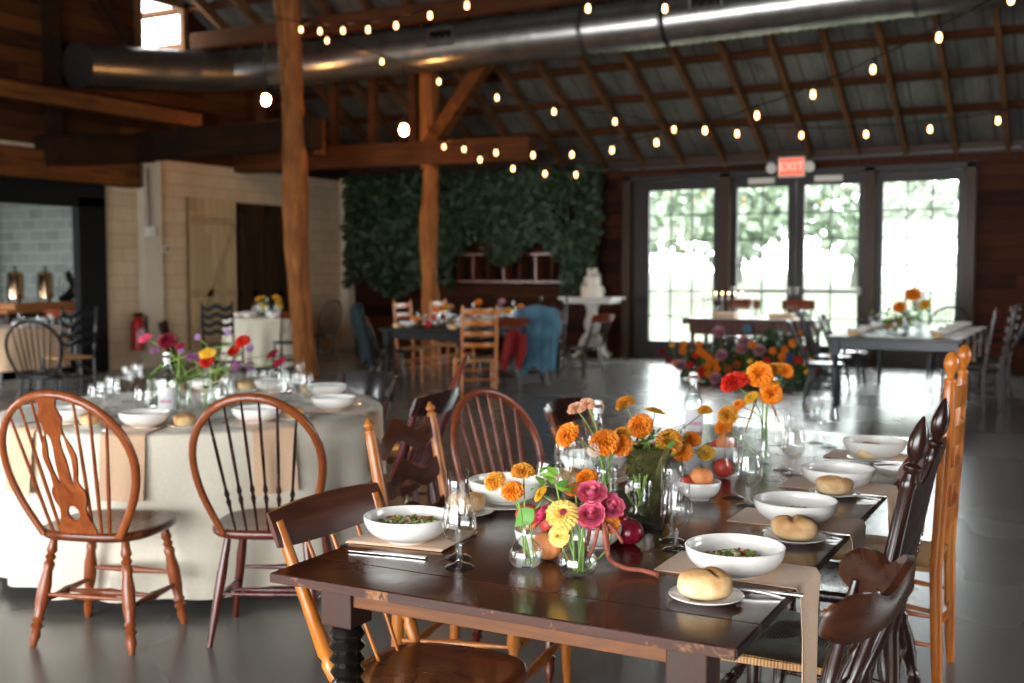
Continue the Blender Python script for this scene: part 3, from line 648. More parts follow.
for px, py, z, lb in ((266, 101, 15.5, 'large bright lamp just left of the crooked log post'), (404, 131, 15.2, 'large bright lamp left of the timber post above the tie beam')):
    p = pt(px, py, z); r = thing('pendant_lamp', lb, 'lamp', p)
    MB().lathe([(0, -.065), (.04, -.05), (.06, 0), (.05, .05), (.03, .09), (0, .09)], 20).build('lamp_globe', 'lamp_glow', r)
    MB().lathe([(.03, .08), (.035, .16), (.01, .19), (0, .19)], 12).build('socket', 'black_iron', r); MB().tube([(0, 0, .18), (0, 0, .9)], .008, 6).build('cord', 'black_iron', r)

# ---------------------------------------------------------------- chairs (local: seat centre at origin, facing +Y, back at -Y)
TURN = [(0, .4), (.02, .62), (.08, .72), (.14, .95), (.17, .6), (.2, .95), (.23, .6), (.26, 1), (.32, .8), (.45, 1.15), (.6, 1.1), (.72, .75), (.75, 1.05), (.78, .65), (.81, 1.1), (.84, .7), (.9, .9), (.97, .6), (1, .5)]
PLAINLEG = [(0, .7), (.1, .85), (.35, 1.1), (.6, 1.0), (.85, .72), (1, .6)]
STRETCH = [(0, .5), (.2, .75), (.4, .95), (.5, 1.25), (.6, .95), (.8, .75), (1, .5)]
SPIN = [(0, .6), (.12, .8), (.22, .85), (.27, 1.5), (.3, .8), (.33, 1.55), (.38, .85), (.6, 1.0), (.8, .9), (1, .6)]
SPINFAT = [(0, .6), (.1, .8), (.15, 1.5), (.19, .9), (.23, 1.4), (.3, 1.7), (.45, 1.75), (.58, 1.2), (.62, 1.6), (.66, .9), (.8, 1.2), (1, .9)]
POST = [(0, 1), (.5, 1), (.52, 1.15), (.54, .8), (.56, 1.15), (.6, 1), (1, 1)]
def turned(a, b, r, prof, n=12): return MB().lathe([(0, prof[0][0])]+[(r*w, t) for t, w in prof]+[(0, prof[-1][0])], n, a=a, b=b)
def seat_mb(w, d, z, th=.035, dish=.012, front=1.0, back=.86, n=40, p=3.2):
    def rr(t):
        c, s = math.cos(t), math.sin(t)
        k = 1/((abs(c)**p+abs(s)**p)**(1/p)); x, y = c*k, s*k
        wx = w/2*(back+(front-back)*(y*.5+.5)); return x*wx, y*d/2
    rings = [(0, -dish), (.3, -dish), (.6, -dish*.8), (.85, -dish*.2), (.95, 0), (.985, -.004), (1, -.012), (.995, -th*.7), (.95, -th), (.5, -th), (0, -th)]
    m = MB(); idx = []
    for s, dz in rings:
        if s == 0: idx.append([len(m.v)]); m.v.append(Vector((0, 0, z+dz)))
        else:
            idx.append([len(m.v)+k for k in range(n)])
            for k in range(n): x, y = rr(2*PI*k/n); m.v.append(Vector((x*s, y*s, z+dz)))
    for A, Bq in zip(idx, idx[1:]):
        for k in range(n):
            k2 = (k+1) % n
            if len(A) == 1: m.f.append((A[0], Bq[k], Bq[k2]))
            elif len(Bq) == 1: m.f.append((A[k2], A[k], Bq[0]))
            else: m.f.append((A[k2], A[k], Bq[k], Bq[k2]))
    return m
def slab(w, y0, z0, top, bot, bend, th, lean=0, nu=22, nv=3, wt=None):
    """curved board across x; top(u), bot(u) heights over z0 for u in -1..1, bend>0 bows backwards"""
    def fn(u, v, sd):
        q = u*2-1; zz = bot(q)+(top(q)-bot(q))*v
        e = th*(1-.5*abs(2*v-1)**3)*(1-.4*abs(q)**8)
        return (q*w/2, y0-bend*(1-q*q)-lean*zz+(e/2 if sd else -e/2), z0+zz)
    m = MB().grid(fn, nu, nv, True); return m
def bow_path(W, base, zs, zc, H, d, lean, n=34):
    P = []
    for i in range(n+1):
        t = i/n
        if t < .22: k = t/.22; x = -(base/2+(W/2-base/2)*math.sin(k*PI/2)); z = zs+(zc-zs)*k
        elif t > .78: k = (1-t)/.22; x = (base/2+(W/2-base/2)*math.sin(k*PI/2)); z = zs+(zc-zs)*k
        else: a = PI-(t-.22)/.56*PI; x = W/2*math.cos(a); z = zc+H*math.sin(a)
        P.append(Vector((x, -d-lean*(z-zs)-.03*(1-(2*x/W)**2 if abs(x) < W/2 else 0), z)))
    return P
def legset(parts, w, d, zs, r, prof, mat, splay=.06, str_='H', smat=None, sprof=None, bsplay=.07):
    tops = [(-w*.34, d*.3), (w*.34, d*.3), (-w*.32, -d*.32), (w*.32, -d*.32)]
    L = []
    for i, (x, y) in enumerate(tops):
        sx = splay*(1 if x > 0 else -1); sy = splay*.7 if y > 0 else -bsplay
        a, b = Vector((x, y, zs-.03)), Vector((x+sx, y+sy, 0)); L.append((a, b)); parts.append(('leg', turned(a, b, r, prof), mat))
    P = lambda i, h: L[i][0].lerp(L[i][1], 1-h/(zs-.03))
    sm = smat or mat; sp = sprof or STRETCH
    for i, j, h in ((0, 2, .17), (1, 3, .17)): parts.append(('stretcher', turned(P(i, h), P(j, h), r*.62, sp), sm))
    a, b = P(0, .17).lerp(P(2, .17), .5), P(1, .17).lerp(P(3, .17), .5); parts.append(('stretcher', turned(a, b, r*.62, sp), sm))
    if str_ == 'double':
        parts.append(('stretcher', turned(P(0, .22), P(1, .22), r*.6, sp), sm)); parts.append(('stretcher', turned(P(2, .2), P(3, .2), r*.5, sp), sm))
def fiddle_splat():
    """vase shaped back board with a keyhole and two slots, outline by half widths"""
    cu = bpy.data.curves.new('splat', 'CURVE'); cu.dimensions = '2D'; cu.fill_mode = 'BOTH'; cu.extrude = .005; cu.resolution_u = 3
    prof = [(0, .062), (.03, .064), (.06, .052), (.1, .046), (.13, .056), (.165, .058), (.2, .042), (.24, .05), (.29, .058), (.33, .05), (.37, .034), (.4, .032), (.43, .04), (.47, .028), (.5, .038)]
    def spl(pts):
        s = cu.splines.new('POLY'); s.points.add(len(pts)-1); s.use_cyclic_u = True
        for k, (x, y) in enumerate(pts): s.points[k].co = (x, y, 0, 1)
    def smooth(pr, n=6):
        out = []
        for k in range(len(pr)-1):
            p0, p1, p2, p3 = pr[max(k-1, 0)], pr[k], pr[k+1], pr[min(k+2, len(pr)-1)]
            for i in range(n):
                t = i/n; z = p1[0]+(p2[0]-p1[0])*t
                w = .5*((2*p1[1])+(-p0[1]+p2[1])*t+(2*p0[1]-5*p1[1]+4*p2[1]-p3[1])*t*t+(-p0[1]+3*p1[1]-3*p2[1]+p3[1])*t**3); out.append((z, w))
        return out+[pr[-1]]
    sp = smooth(prof); spl([(w, z) for z, w in sp]+[(-w, z) for z, w in reversed(sp)])
    spl([(.021*math.cos(a*PI/10), .085+.026*math.sin(a*PI/10)) for a in range(20)])
    for s in (-1, 1):
        inner = [(.19, .020), (.24, .020), (.28, .019), (.32, .014), (.355, .014), (.37, .02)]
        outer = [(.375, .028), (.36, .033), (.33, .034), (.29, .040), (.24, .036), (.2, .026)]
        spl([(s*w, z) for z, w in inner+outer])
    ob = bpy.data.objects.new('tmp', cu); COL.objects.link(ob); bpy.context.view_layer.update()
    me = bpy.data.meshes.new_from_object(ob.evaluated_get(bpy.context.evaluated_depsgraph_get())); bpy.data.objects.remove(ob)
    m = MB(); m.v = [Vector(v.co) for v in me.vertices]; m.f = [tuple(p.vertices) for p in me.polygons]; return m
def chair_bow(seat='oak_seat', bow='bow_brown', leg='oak_red', spin='bow_brown', kind='turned', W=.47, top=.98, legp=TURN, n=6, lr=.021, splay=.06, str_='H', base=.31, splat=False, smat=None):
    parts = []; zs = .455; d = .17; lean = .3
    parts.append(('seat', seat_mb(.47, .43, zs, .035, back=.98), seat))
    zc = zs+.28; H = top-zc
    pth = bow_path(W, base, zs-.015, zc, H, d, lean); parts.append(('bow', MB().tube(pth, .0135, 10, flat=1.25), bow))
    def bz(x): return zc+H*math.sqrt(max(0, 1-(2*x/W)**2))-.005
    xs = [(-1+2*(i+1)/(n+1)) for i in range(n)]
    if splat: xs = [-.78, -.56, -.34, .34, .56, .78]
    for u in xs:
        xb, xt = u*base*.5*.95, u*W*.47; zt = bz(xt)
        a = Vector((xb, -d-.02, zs-.01)); b = Vector((xt, -d-lean*(zt-zs)-.03*(1-(2*xt/W)**2), zt))
        pr = SPIN if kind == 'turned' else [(0, .75), (.25, .9), (.5, 1.5), (.75, 1.0), (1, .7)] if kind == 'arrow' else [(0, 1), (.4, 1.15), (1, .75)]
        parts.append(('spindle', turned(a, b, .0068, pr, 8), spin))
    if splat:
        m = fiddle_splat(); L = top-zs; k = L/.5
        m.v = [Vector((v.x*1.18, -d-.02-.01+v.z-lean*v.y*k-.03*min(1, v.y*k/L), zs-.01+v.y*k)) for v in m.v]
        parts.append(('splat', m, bow))
    legset(parts, .47, .43, zs, lr, legp, leg, splay, str_, smat)
    return parts
def chair_crest(seat='oak_seat', crest='slat_brown', post='orange_oak', spin='orange_oak', leg='orange_oak', top=.87, ch=.1, lean=.42, n=5, bend=.045, lr=.02, W=.45, legp=PLAINLEG, arc=.015, seatw=.44):
    parts = []; zs = .45; d = .165
    parts.append(('seat', seat_mb(seatw, .42, zs, .035), seat)); L = top-zs
    parts.append(('crest_rail', slab(W, -d-.0, zs, lambda u: L-arc*u*u*(1 if arc > 0 else 1), lambda u: L-ch+.012*u*u, bend, .022, lean), crest))
    for s in (-1, 1):
        a, b = Vector((s*.17, -d, zs-.02)), Vector((s*W*.44, -d-lean*(L-.04)-bend*.2, zs+L-.03)); parts.append(('back_post', turned(a, b, .0165, [(0, .7), (.15, 1.2), (.18, .85), (.21, 1.2), (.5, 1.0), (1, .8)]), post))
    for i in range(n):
        u = (i+1)/(n+1)*2-1; zt = L-ch+.02
        parts.append(('spindle', turned((u*.17, -d, zs-.01), (u*W*.46, -d-bend*(1-u*u)-lean*zt, zs+zt), .007, [(0, .7), (.3, .85), (.5, 1.6), (.7, 1), (1, .7)], 8), spin))
    legset(parts, .44, .42, zs, lr, legp, leg, .05, 'double')
    return parts
def finial(kind):
    if kind == 'ball': return [(0, .55), (.012, .95), (.02, .95), (.028, .55), (.04, .6), (.058, 1.15), (.078, 1.25), (.098, 1.0), (.112, .5), (.118, .0)]
    if kind == 'point': return [(0, .6), (.008, 1.1), (.018, 1.1), (.026, .5), (.036, .65), (.05, 1.05), (.072, 1.2), (.092, 1.1), (.115, .78), (.132, .42), (.142, .15), (.145, 0)]
    if kind == 'small': return [(0, .5), (.008, .9), (.014, .9), (.02, .4), (.028, .85), (.036, .85), (.044, .5), (.052, .3), (.058, 0)]
    return [(0, .7), (.02, .8), (.04, .3), (.05, 0)]
def chair_ladder(post='walnut_dark', slat='walnut_dark', seatm='rush_gold', top=1.08, n=4, wavy=1, fin='point', lean=.16, W=.45, pr=.019, sh=.07, rings=True, D=.4, first=.16, bulge=.03, leg=None, woven=True, fan=False):
    parts = []; zs = .45; leg = leg or post
    # rush seat: a rounded trapezoid
    def fn(u, v, sd):
        x = (u*2-1)*(W/2-.005)*(1+.1*(v-.5)); y = (v*2-1)*D/2
        k = 1-max(abs(u*2-1), abs(v*2-1))**8*.55
        return (x, y, zs-.018+(.018*k if sd else -.02*k)-(.006 if max(abs(u*2-1), abs(v*2-1)) < .4 and sd else 0))
    parts.append(('seat', MB().grid(fn, 14, 14, True) if woven else seat_mb(W, D, zs), seatm))
    fp = finial(fin); fh = fp[-1][0]
    xs = W/2-.012; yb = -D/2-.005
    H = top-fh; ang = lean
    def bp(s, z): return Vector((s*xs, yb-(ang*(z-zs) if z > zs else .03*(zs-z)), z))
    for s in (-1, 1):
        a, b = bp(s, zs-.02), bp(s, H); L = (b-a).length
        prof = [(0, 1), (.16, 1), (.18, 1.18), (.2, .85), (.22, 1.18), (.24, 1), (.44, 1), (.455, 1.2), (.475, .8), (.5, 1.25), (.525, .8), (.54, 1.2), (.555, 1), (.93, .95), (.95, 1.1), (.97, .9), (1, .75)] if rings else [(0, 1), (.5, 1.03), (.97, .95), (1, .8)]
        full = [(t, w) for t, w in prof]+[(1+(z/L), w) for z, w in fp[1:]]
        ex = a+(b-a)*(1+fh/L)
        scale = (1+fh/L); parts.append(('back_post', turned(a, ex, pr, [(t/scale, w) for t, w in full], 14), post))
        parts.append(('leg', turned(bp(s, zs-.02), bp(s, 0), pr, [(0, 1), (.6, .95), (.92, .8), (1, .65)]), leg))
        fx = W/2+.01; parts.append(('leg', turned((s*fx, D/2-.01, zs-.01), (s*(fx+.01), D/2, 0), pr*1.02, [(0, .85), (.1, 1.05), (.2, .8), (.3, 1.1), (.35, .7), (.4, 1.05), (.6, 1.0), (.9, .75), (1, .6)]), leg))
        for h in (.2, .3): parts.append(('stretcher', turned((s*fx, D/2-.005, h), tuple(bp(s, h-.03)), pr*.55, STRETCH), leg))
    for h in (.17, .29): parts.append(('stretcher', turned((-W/2-.01, D/2-.005, h), (W/2+.01, D/2-.005, h), pr*.62, [(0, .6), (.2, .8), (.4, 1.4), (.47, 1.0), (.5, 1.5), (.53, 1), (.6, 1.4), (.8, .8), (1, .6)]), leg))
    parts.append(('stretcher', turned(tuple(bp(-1, .22)), tuple(bp(1, .22)), pr*.55, STRETCH), leg))
    for i in range(n):
        z = zs+first+(H-zs-first-sh*.75)*(i/(max(n-1, 1)))
        hh = sh*(1+.12*i)
        if wavy == 1: t = lambda u, hh=hh: hh*.5+hh*.34*math.cos(u*1.75*PI)+.004*(1-u*u); bo = lambda u, hh=hh: -hh*.4+hh*.3*math.cos(u*1.75*PI)
        elif wavy == 2: t = lambda u, hh=hh: hh*.5-hh*.25*u*u; bo = lambda u, hh=hh: -hh*.3-hh*.0*u
        else: t = lambda u, hh=hh: hh*.45; bo = lambda u, hh=hh: -hh*.45
        y = yb-ang*(z-zs)
        parts.append(('back_slat', slab(W-.03, y, z, t, bo, bulge, .012, ang, 24, 3), slat))
    return parts
def chair_yoke(wood_='yoke_brown', dark='walnut_dark', seat='walnut_dark', top=.86, W=.44, bend=.12):
    parts = []; zs = .45; d = .17; lean = .25; L = top-zs
    parts.append(('seat', seat_mb(.44, .42, zs), seat))
    tp = lambda u: L-.03+.03*math.exp(-(u/.33)**4)-.016*math.exp(-((abs(u)-.52)/.12)**2)-.03*max(0, (abs(u)-.8)/.2)**2
    bt = lambda u: L-.118+.015*math.cos(u*PI)+.03*max(0, (abs(u)-.7)/.3)**2
    parts.append(('crest_rail', slab(W, -d+.06, zs, tp, bt, bend, .032, lean, 36, 6), wood_))
    for i in range(6):
        u = (i+.5)/6*2-1; zt = L-.11
        parts.append(('spindle', turned((u*.18, -d+.03*u*u, zs-.01), (u*W*.46, -d+.06-bend*(1-u*u)-lean*zt, zs+zt+.012), .0115, SPINFAT, 12), dark))
    legset(parts, .44, .42, zs, .021, TURN, dark, .06, 'double')
    return parts
CH = {}
def chair(kind, parts_fn, label, loc, rz, group=None, name='dining_chair', cat='chair'):
    """first use builds the meshes of that kind; every chair is an Empty with its own part objects"""
    if kind not in CH: CH[kind] = [(n, m.mesh(n, mat, 50)) for n, m, mat in parts_fn()]
    t = thing(name, label, cat, (loc[0], loc[1], 0), rz, group)
    for n, me in CH[kind]: link(me, n, t)
    return t
# the round table's chairs in front
RC = Vector((-3.98, 4.11, 0)); RR = .915
def rel(v): return math.atan2(-(v[0]), v[1])
K_A = lambda: chair_bow('oak_seat', 'oak_red', 'oak_red', 'oak_red', 'plain', W=.54, top=1.0, base=.32, splat=True, str_='double', lr=.023)
K_B = lambda: chair_bow('mahogany', 'bow_brown', 'mahogany', 'walnut_dark', 'turned', W=.49, top=.985, base=.31, legp=PLAINLEG, lr=.018, n=6, str_='double')
K_E = lambda: chair_bow('oak_seat', 'cherry_back', 'mahogany', 'cherry_back', 'arrow', W=.48, top=.97, n=6)
K_F = lambda: chair_crest(crest='walnut_dark', post='oak_red', spin='oak_red', leg='mahogany', top=.9)
K_C = lambda: chair_crest(crest='slat_brown', post='orange_oak', spin='orange_oak', leg='orange_oak', seat='oak_seat', top=.86, ch=.1, lean=.42, n=3, bend=.02, arc=.006)
K_D = lambda: chair_ladder('amber_oak', 'slat_brown', 'rush_gold', .98, 3, 1, 'small', .2, .5, .02, .06, rings=False, leg='amber_oak')
K_I = lambda: chair_ladder('walnut_dark', 'walnut_dark', 'rush_mixed', 1.1, 4, 1, 'point', .2, .45, .02, .085)
K_K = lambda: chair_ladder('orange_oak', 'orange_oak', 'rush_gold', 1.18, 4, 0, 'ball', .05, .41, .021, .06, rings=False)
K_L = lambda: chair_ladder('ebony', 'ebony', 'rush_gold', 1.02, 3, 1, 'small', .15, .44, .016, .06, rings=False)
K_H = lambda: chair_yoke(top=.885)
K_M = lambda: chair_crest(seat='leather', crest='leather', post='mahogany', spin='mahogany', leg='mahogany', top=.8, ch=.17, lean=.25, bend=.12, W=.5, n=3)
K_G = lambda: chair_crest(seat='plum_wood', crest='walnut_dark', post='plum_wood', spin='plum_wood', leg='plum_wood', top=.9, ch=.11, lean=.4, n=7)
K_N = lambda: chair_ladder('matte_black', 'matte_black', 'rush_dark', 1.05, 4, 1, 'small', .12, .44, .017, .06, rings=False)
K_O = lambda: chair_ladder('orange_oak', 'orange_oak', 'rush_gold', 1.08, 4, 0, 'flat', .08, .42, .018, .055, rings=False)
K_P = lambda: chair_bow('ebony', 'ebony', 'ebony', 'ebony', 'plain', W=.5, top=.98, legp=PLAINLEG, n=7, lr=.018)
K_Q = lambda: chair_crest(seat='walnut_dark', crest='cherry_back', post='walnut_dark', spin='walnut_dark', leg='walnut_dark', top=.9, n=6, ch=.12)
K_R = lambda: chair_ladder('walnut_dark', 'plum_wood', 'rush_dark', 1.1, 5, 2, 'small', .18, .44, .018, .05, rings=False)
HEAD = math.radians
HPOS, HROT = (-.64, 2.18), 97
a = at(87, 656); chair('fiddle', K_A, 'reddish oak bow-back chair with a pierced fiddle splat at the round table', (a.x-.12, a.y+.23), HEAD(16))
b = at(258, 652); chair('bow', K_B, 'dark bow-back chair with six thin turned spindles at the round table', (b.x-.1, b.y+.23), HEAD(26))
chair('black_ladder', K_L, 'dark ladder-back chair with woven rush seat cut off at the left frame edge', (-5.05, 3.72), HEAD(-65))
chair('leather', K_M, 'dark low-backed chair with rounded shiny back on the far right side of the round table', (-4.12, 5.47), HEAD(172))
chair('plum', K_G, 'plum red chair with black crest rail seen edge-on beside the round table', (-3.0, 4.25), HEAD(96))
chair('cherry', K_E, 'reddish bow-back chair seen edge-on behind the plum red one', (-3.38, 5.06), HEAD(120))
# chairs of the long table in front
LX, RXc = -1.6, -.42
chair('crest', K_C, 'amber chair with broad curved brown crest rail nearest on the left of the long table', (-1.43, 2.275), HEAD(-91))
chair('amber_ladder', K_D, 'amber ladder-back chair with wavy brown slats and small finials left of the long table', (-1.762, 3.13), HEAD(-82))
chair('cherry', K_E, 'glossy cherry bow-back chair with arrow spindles left of the long table', (-1.78, 3.66), HEAD(-103))
chair('dark_crest', K_F, 'dark crest-rail chair farthest on the left side of the long table', (-1.62, 4.2), HEAD(-90))
chair('yoke', K_H, 'brown chair with heavy yoke-shaped crest and fat turned spindles at the bottom right', HPOS, HEAD(HROT))
chair('dark_ladder', K_I, 'dark ladder-back chair with pointed finials and golden rush seat right of the long table', (-.69, 2.985), HEAD(90))
chair('small_yoke', lambda: chair_yoke('slat_brown', bend=.06, top=.93), 'dark yoke-crested chair between the pointed finials and the orange chair', (-.70, 3.62), HEAD(88))
chair('orange_ladder', K_K, 'tall orange ladder-back chair with ball finials farthest right of the long table', (-.66, 4.1), HEAD(90))

# ---------------------------------------------------------------- long table in front
TX0, TX1, TY0, TY1, TZ = -1.637, -.556, 1.91, 4.74, .76
def long_table(name, label, loc, L, W, top, edge, apron, leg, block, breadboard=.16, az=.06, inset=.08, simple=False):
    t = thing(name, label, 'table', loc)
    B((0, 0, TZ-.011), (W, L-2*breadboard+.0014, .022)).build('tabletop', top, t, 0, .003)
    for s in (-1, 1): B((0, s*(L/2-breadboard/2), TZ-.011), (W, breadboard-.002, .022)).build('breadboard_end', edge if edge == top else top, t, 0, .003)
    ix, iy = W/2-inset-.0425, L/2-inset-.0425
    for s in (-1, 1):
        B((0, s*(iy+.02), TZ-.022-az/2), (W-2*inset-.12, .024, az)).build('apron', apron, t, 0, .002)
        B((s*(ix+.02), 0, TZ-.022-az/2), (.024, L-2*inset-.12, az)).build('apron', apron, t, 0, .002)
    for sx in (-1, 1):
        for sy in (-1, 1):
            lg = B((sx*ix, sy*iy, TZ-.022-.055), (.085, .085, .11)).build('leg', block, t, 0, .004)
            MB().lathe([(0, .0), (.022, .0), (.028, .03), (.02, .06), (.03, .09), (.036, .3), (.042, .48), (.03, .5), (.04, .515), (.03, .53), (.042, .545), (.032, .56), (.043, .575), (.033, .59), (.043, .605), (.035, .62), (.028, .628), (0, .628)], 20, o=(sx*ix, sy*iy, 0)).build('turned_post', leg, lg, 60)
    return t
tl = long_table('farm_table', 'long dark polished farm table set for dinner in the foreground', ((TX0+TX1)/2, (TY0+TY1)/2, 0), TY1-TY0, TX1-TX0, 'table_top', 'table_top', 'apron_wood', 'leg_black', 'apron_dark')
# worn front edge of the breadboard end
B((0, -(TY1-TY0)/2-.0015, TZ-.011), (TX1-TX0-.004, .004, .02)).build('worn_edge', 'table_edge', tl, 0, .001)

# ---------------------------------------------------------------- tableware
def bowl_prof(r=.111, h=.065, foot=.05, t=.0045):
    out = [(0, .004), (foot*.8, .004), (foot*.85, 0), (foot, 0), (foot+.003, .006)]
    for i in range(1, 11):
        k = i/10; out.append((foot+(r-foot)*math.sin(k*PI/2)**.9, .006+(h-.006)*(k**1.55)))
    inn = []
    for i in range(10, -1, -1):
        k = i/10; inn.append((max(0, foot*.9+(r-t-foot*.9)*math.sin(k*PI/2)**.9), .011+(h-.012)*(k**1.55)))
    return out+[(r-t*.5, h+.0015)]+inn+[(0, .010)]
bowlp = tag(MB().lathe(bowl_prof(), 48).build('pasta_bowl', 'ceramic', None, 60), 'b', 'bowl')
smallbowl = tag(MB().lathe(bowl_prof(.062, .052, .03, .004), 36).build('fruit_bowl', 'ceramic', None, 60), 'b', 'bowl')
platep = tag(MB().lathe([(0, 0), (.045, 0), (.05, .003), (.076, .011), (.078, .013), (.077, .0145), (.052, .007), (.045, .0045), (0, .0045)], 40).build('side_plate', 'ceramic', None, 60), 'b', 'plate')
bigplate = tag(MB().lathe([(0, 0), (.08, 0), (.085, .003), (.128, .012), (.131, .014), (.129, .0155), (.088, .007), (.08, .005), (0, .005)], 44).build('dinner_plate', 'ceramic', None, 60), 'b', 'plate')
def bread_mb(seed, L=.06, W=.047, H=.06):
    q = random.Random(seed); m = MB(); a, b, c = (q.uniform(0, 6) for _ in range(3))
    def fn(u, v):
        th = 2*PI*u; ph = PI*(v-.5); x, y, z = math.cos(ph)*math.cos(th), math.cos(ph)*math.sin(th), math.sin(ph)
        k = 1+.05*math.sin(3*th+a)*math.cos(ph)+.04*math.sin(5*z+b)
        X, Y = x*L*k, y*W*k; Z = (z*.5+.42)*H*k*1.1
        g = math.exp(-((X-.12*L+.2*Y)/.006)**2)*max(0, 1-(Y/(W*.85))**2); Z -= .013*g if z > .2 else 0
        return (X, Y, max(Z, .0))
    return m.grid(fn, 56, 30)
breads = [bread_mb(i).mesh('bread_roll', 'bread_crust', 80) for i in range(3)]
def bread(label, loc, rz=0, k=0, group=None, s=1): return tag(link(breads[k % 3], 'bread_roll', None, 0, loc, rz, s), label, 'bread roll', group)
def glass_mb(prof_out, t=.0016, solid_to=.06):
    inner = [(max(r-t, 0), z) for r, z in reversed(prof_out) if z >= solid_to]
    return MB().lathe([(0, 0)]+prof_out+[(prof_out[-1][0]-t/2, prof_out[-1][1]+.0006)]+inner+[(0, solid_to+.001)], 32)
STEM = [(.033, 0), (.034, .002), (.03, .005), (.012, .010), (.0065, .018), (.0085, .024), (.006, .032), (.009, .040), (.0065, .048)]
GOB = STEM+[(.009, .056), (.026, .066), (.038, .084), (.0405, .1), (.038, .122), (.033, .145), (.0325, .163)]
FLU = [(.031, 0), (.032, .002), (.028, .005), (.011, .010), (.006, .02), (.009, .028), (.006, .04), (.009, .05), (.006, .06), (.010, .072), (.020, .088), (.0265, .11), (.0285, .14), (.028, .175), (.0265, .212)]
def stemware(name, prof, zb):
    me = MB().lathe([(0, 0)]+prof+[(prof[-1][0]-.0014, prof[-1][1]+.0005)], 32); me.f.pop(); me = me.mesh(name, 'glass_clear', 70)
    me.materials.append(MT['glass_solid'])
    for p in me.polygons:
        if p.center.z < zb: p.material_index = 1
    return me
gobm = stemware('goblet', GOB, .058); flum = stemware('flute', FLU, .068)
def goblet(label, p, group=None): return tag(link(gobm, 'wine_goblet', None, 0, p), label, 'glass', group)
def flute(label, p, group=None): return tag(link(flum, 'champagne_flute', None, 0, p), label, 'glass', group)
gobm_s = gobm; 
def cutlery(kind):
    m = MB()
    if kind == 'knife':
        m.grid(lambda u, v, s: (-.11+.11*u, (v-.5)*(.016 if u > .1 else .016*(u/.1)**.5)+(.003 if v > .5 else 0), .002+(.0018 if s else 0)), 12, 2, True)
        m.grid(lambda u, v, s: (.11*u, (v-.5)*(.010+.007*u**2), .0015+(.0045 if s else 0)*(1-.3*abs(v*2-1))), 10, 4, True)
    else:
        m.grid(lambda u, v, s: (-.03+.13*u, (v-.5)*(.007+.008*u**3), .002+(.003 if s else 0)+.006*math.sin(u*PI)), 14, 3, True)
        m.grid(lambda u, v, s: (-.055+.027*u, (v-.5)*(.022 if u < .5 else .022-.028*(u-.5)), .003+(.002 if s else 0)), 6, 4, True)
        for k in range(4): m.box((-.078, -.0085+.0057*k, .006), (.048, .003, .0018), Matrix.Rotation(.08, 3, 'Y'))
    return m.mesh(kind, 'steel', 40)
kn, fk = cutlery('knife'), cutlery('fork')
def cut(kind, label, p, rz, group=None): return tag(link(kn if kind == 'knife' else fk, 'dinner_'+kind, None, 0, p, rz), label, kind, group)
def napkin(label, loc, rz, w, lin_, hang, group=None, mat='linen_tan', edge=.012, zt=TZ, flare=0, name='linen_napkin', layers=1):
    """runs along +X from -lin_ to the table edge at x=0 then hangs down"""
    m = MB(); L = lin_+hang; q = random.Random(int(w*1e4+hang*1e3+rz*100))
    ph = q.uniform(0, 6)
    def fn(u, v, sd):
        s = u*L-lin_; y = (v-.5)*w*(1+.0*u); th = .0022
        if s <= 0: x, z, nx, nz = s, .001, 0, 1
        else:
            ar = edge*PI/2
            if s < ar: an = s/edge; x, z, nx, nz = edge*math.sin(an), .001-edge*(1-math.cos(an)), math.sin(an), math.cos(an)
            else:
                dz = s-ar; wv = .006*math.sin(v*9+ph)*min(1, dz/.1); x, z, nx, nz = edge+wv+flare*dz, .001-edge-dz, 1, 0; y += .01*math.sin(dz*12+ph)*dz*3*(v-.5)
        if sd: x += nx*th; z += nz*th
        return (x, y, z)
    m.grid(fn, 40, 10, True); o = m.build(name, mat, None, 60, 0, (loc[0], loc[1], zt)); o.rotation_euler = (0, 0, rz)
    return tag(o, label, 'napkin', group)
RIGHTY = [2.38, 2.94, 3.49, 4.13]
ordn = ['nearest', 'second', 'third', 'farthest']
wb_ = ['nearest the viewer', 'second from the front', 'third from the front', 'farthest from the viewer']
RN = 0
for i, y in enumerate(RIGHTY):
    napkin('tan napkin hanging off the right edge of the long table, %s' % wb_[i], (TX1+.001, y+.05, 0), 0, .19, .32, (.36, .3, .28, .28)[i])
    put(bowlp, 'white pasta bowl on the right side of the long table, %s' % wb_[i], (-.70, y, TZ+.004))
PR = [(706, 599), (795, 540), (835, 495), (869, 460)]
for i, (px, py) in enumerate(PR):
    p = at(px, py, TZ+.002); put(platep, 'small white plate under a bread roll on the right side, %s' % wb_[i], (p.x, p.y, TZ))
    bread('crusty bread roll on the right side of the long table, %s' % wb_[i], (p.x, p.y, TZ+.006), (.15, 2.7, .3, .9)[i]+YAW, i)
for i, (k, x, y, rz) in enumerate((('knife', -.635, 2.275, 0), ('fork', -.665, 2.245, 0))):
    cut(k, 'silver %s beside the nearest bowl on the right of the long table' % k, (x, y, TZ+.001), math.radians(8)+PI*0)
for i, y in enumerate(RIGHTY[1:]):
    cut('knife', 'silver knife before the right bowl of the long table, %s' % wb_[i+1], (-.65, y-.09, TZ+.006), .1)
    cut('fork', 'silver fork before the right bowl of the long table, %s' % wb_[i+1], (-.65, y-.125, TZ+.001), .06)
# left places
l1, l2 = at(408, 535, TZ+.02), at(503, 500, TZ+.02)
LEFTP = [(l1.x, l1.y), (l2.x+.0, l2.y+.02), (-1.46, 3.32), (-1.46, 3.93)]
for i, (x, y) in enumerate(LEFTP):
    put(bowlp, 'white pasta bowl on the left side of the long table, %s' % wb_[i], (x, y, TZ+(.006 if i == 0 else .012)))
    if i > 0: put(bigplate, 'flat white plate under the pasta bowl on the left side, %s' % wb_[i], (x, y, TZ+.002))
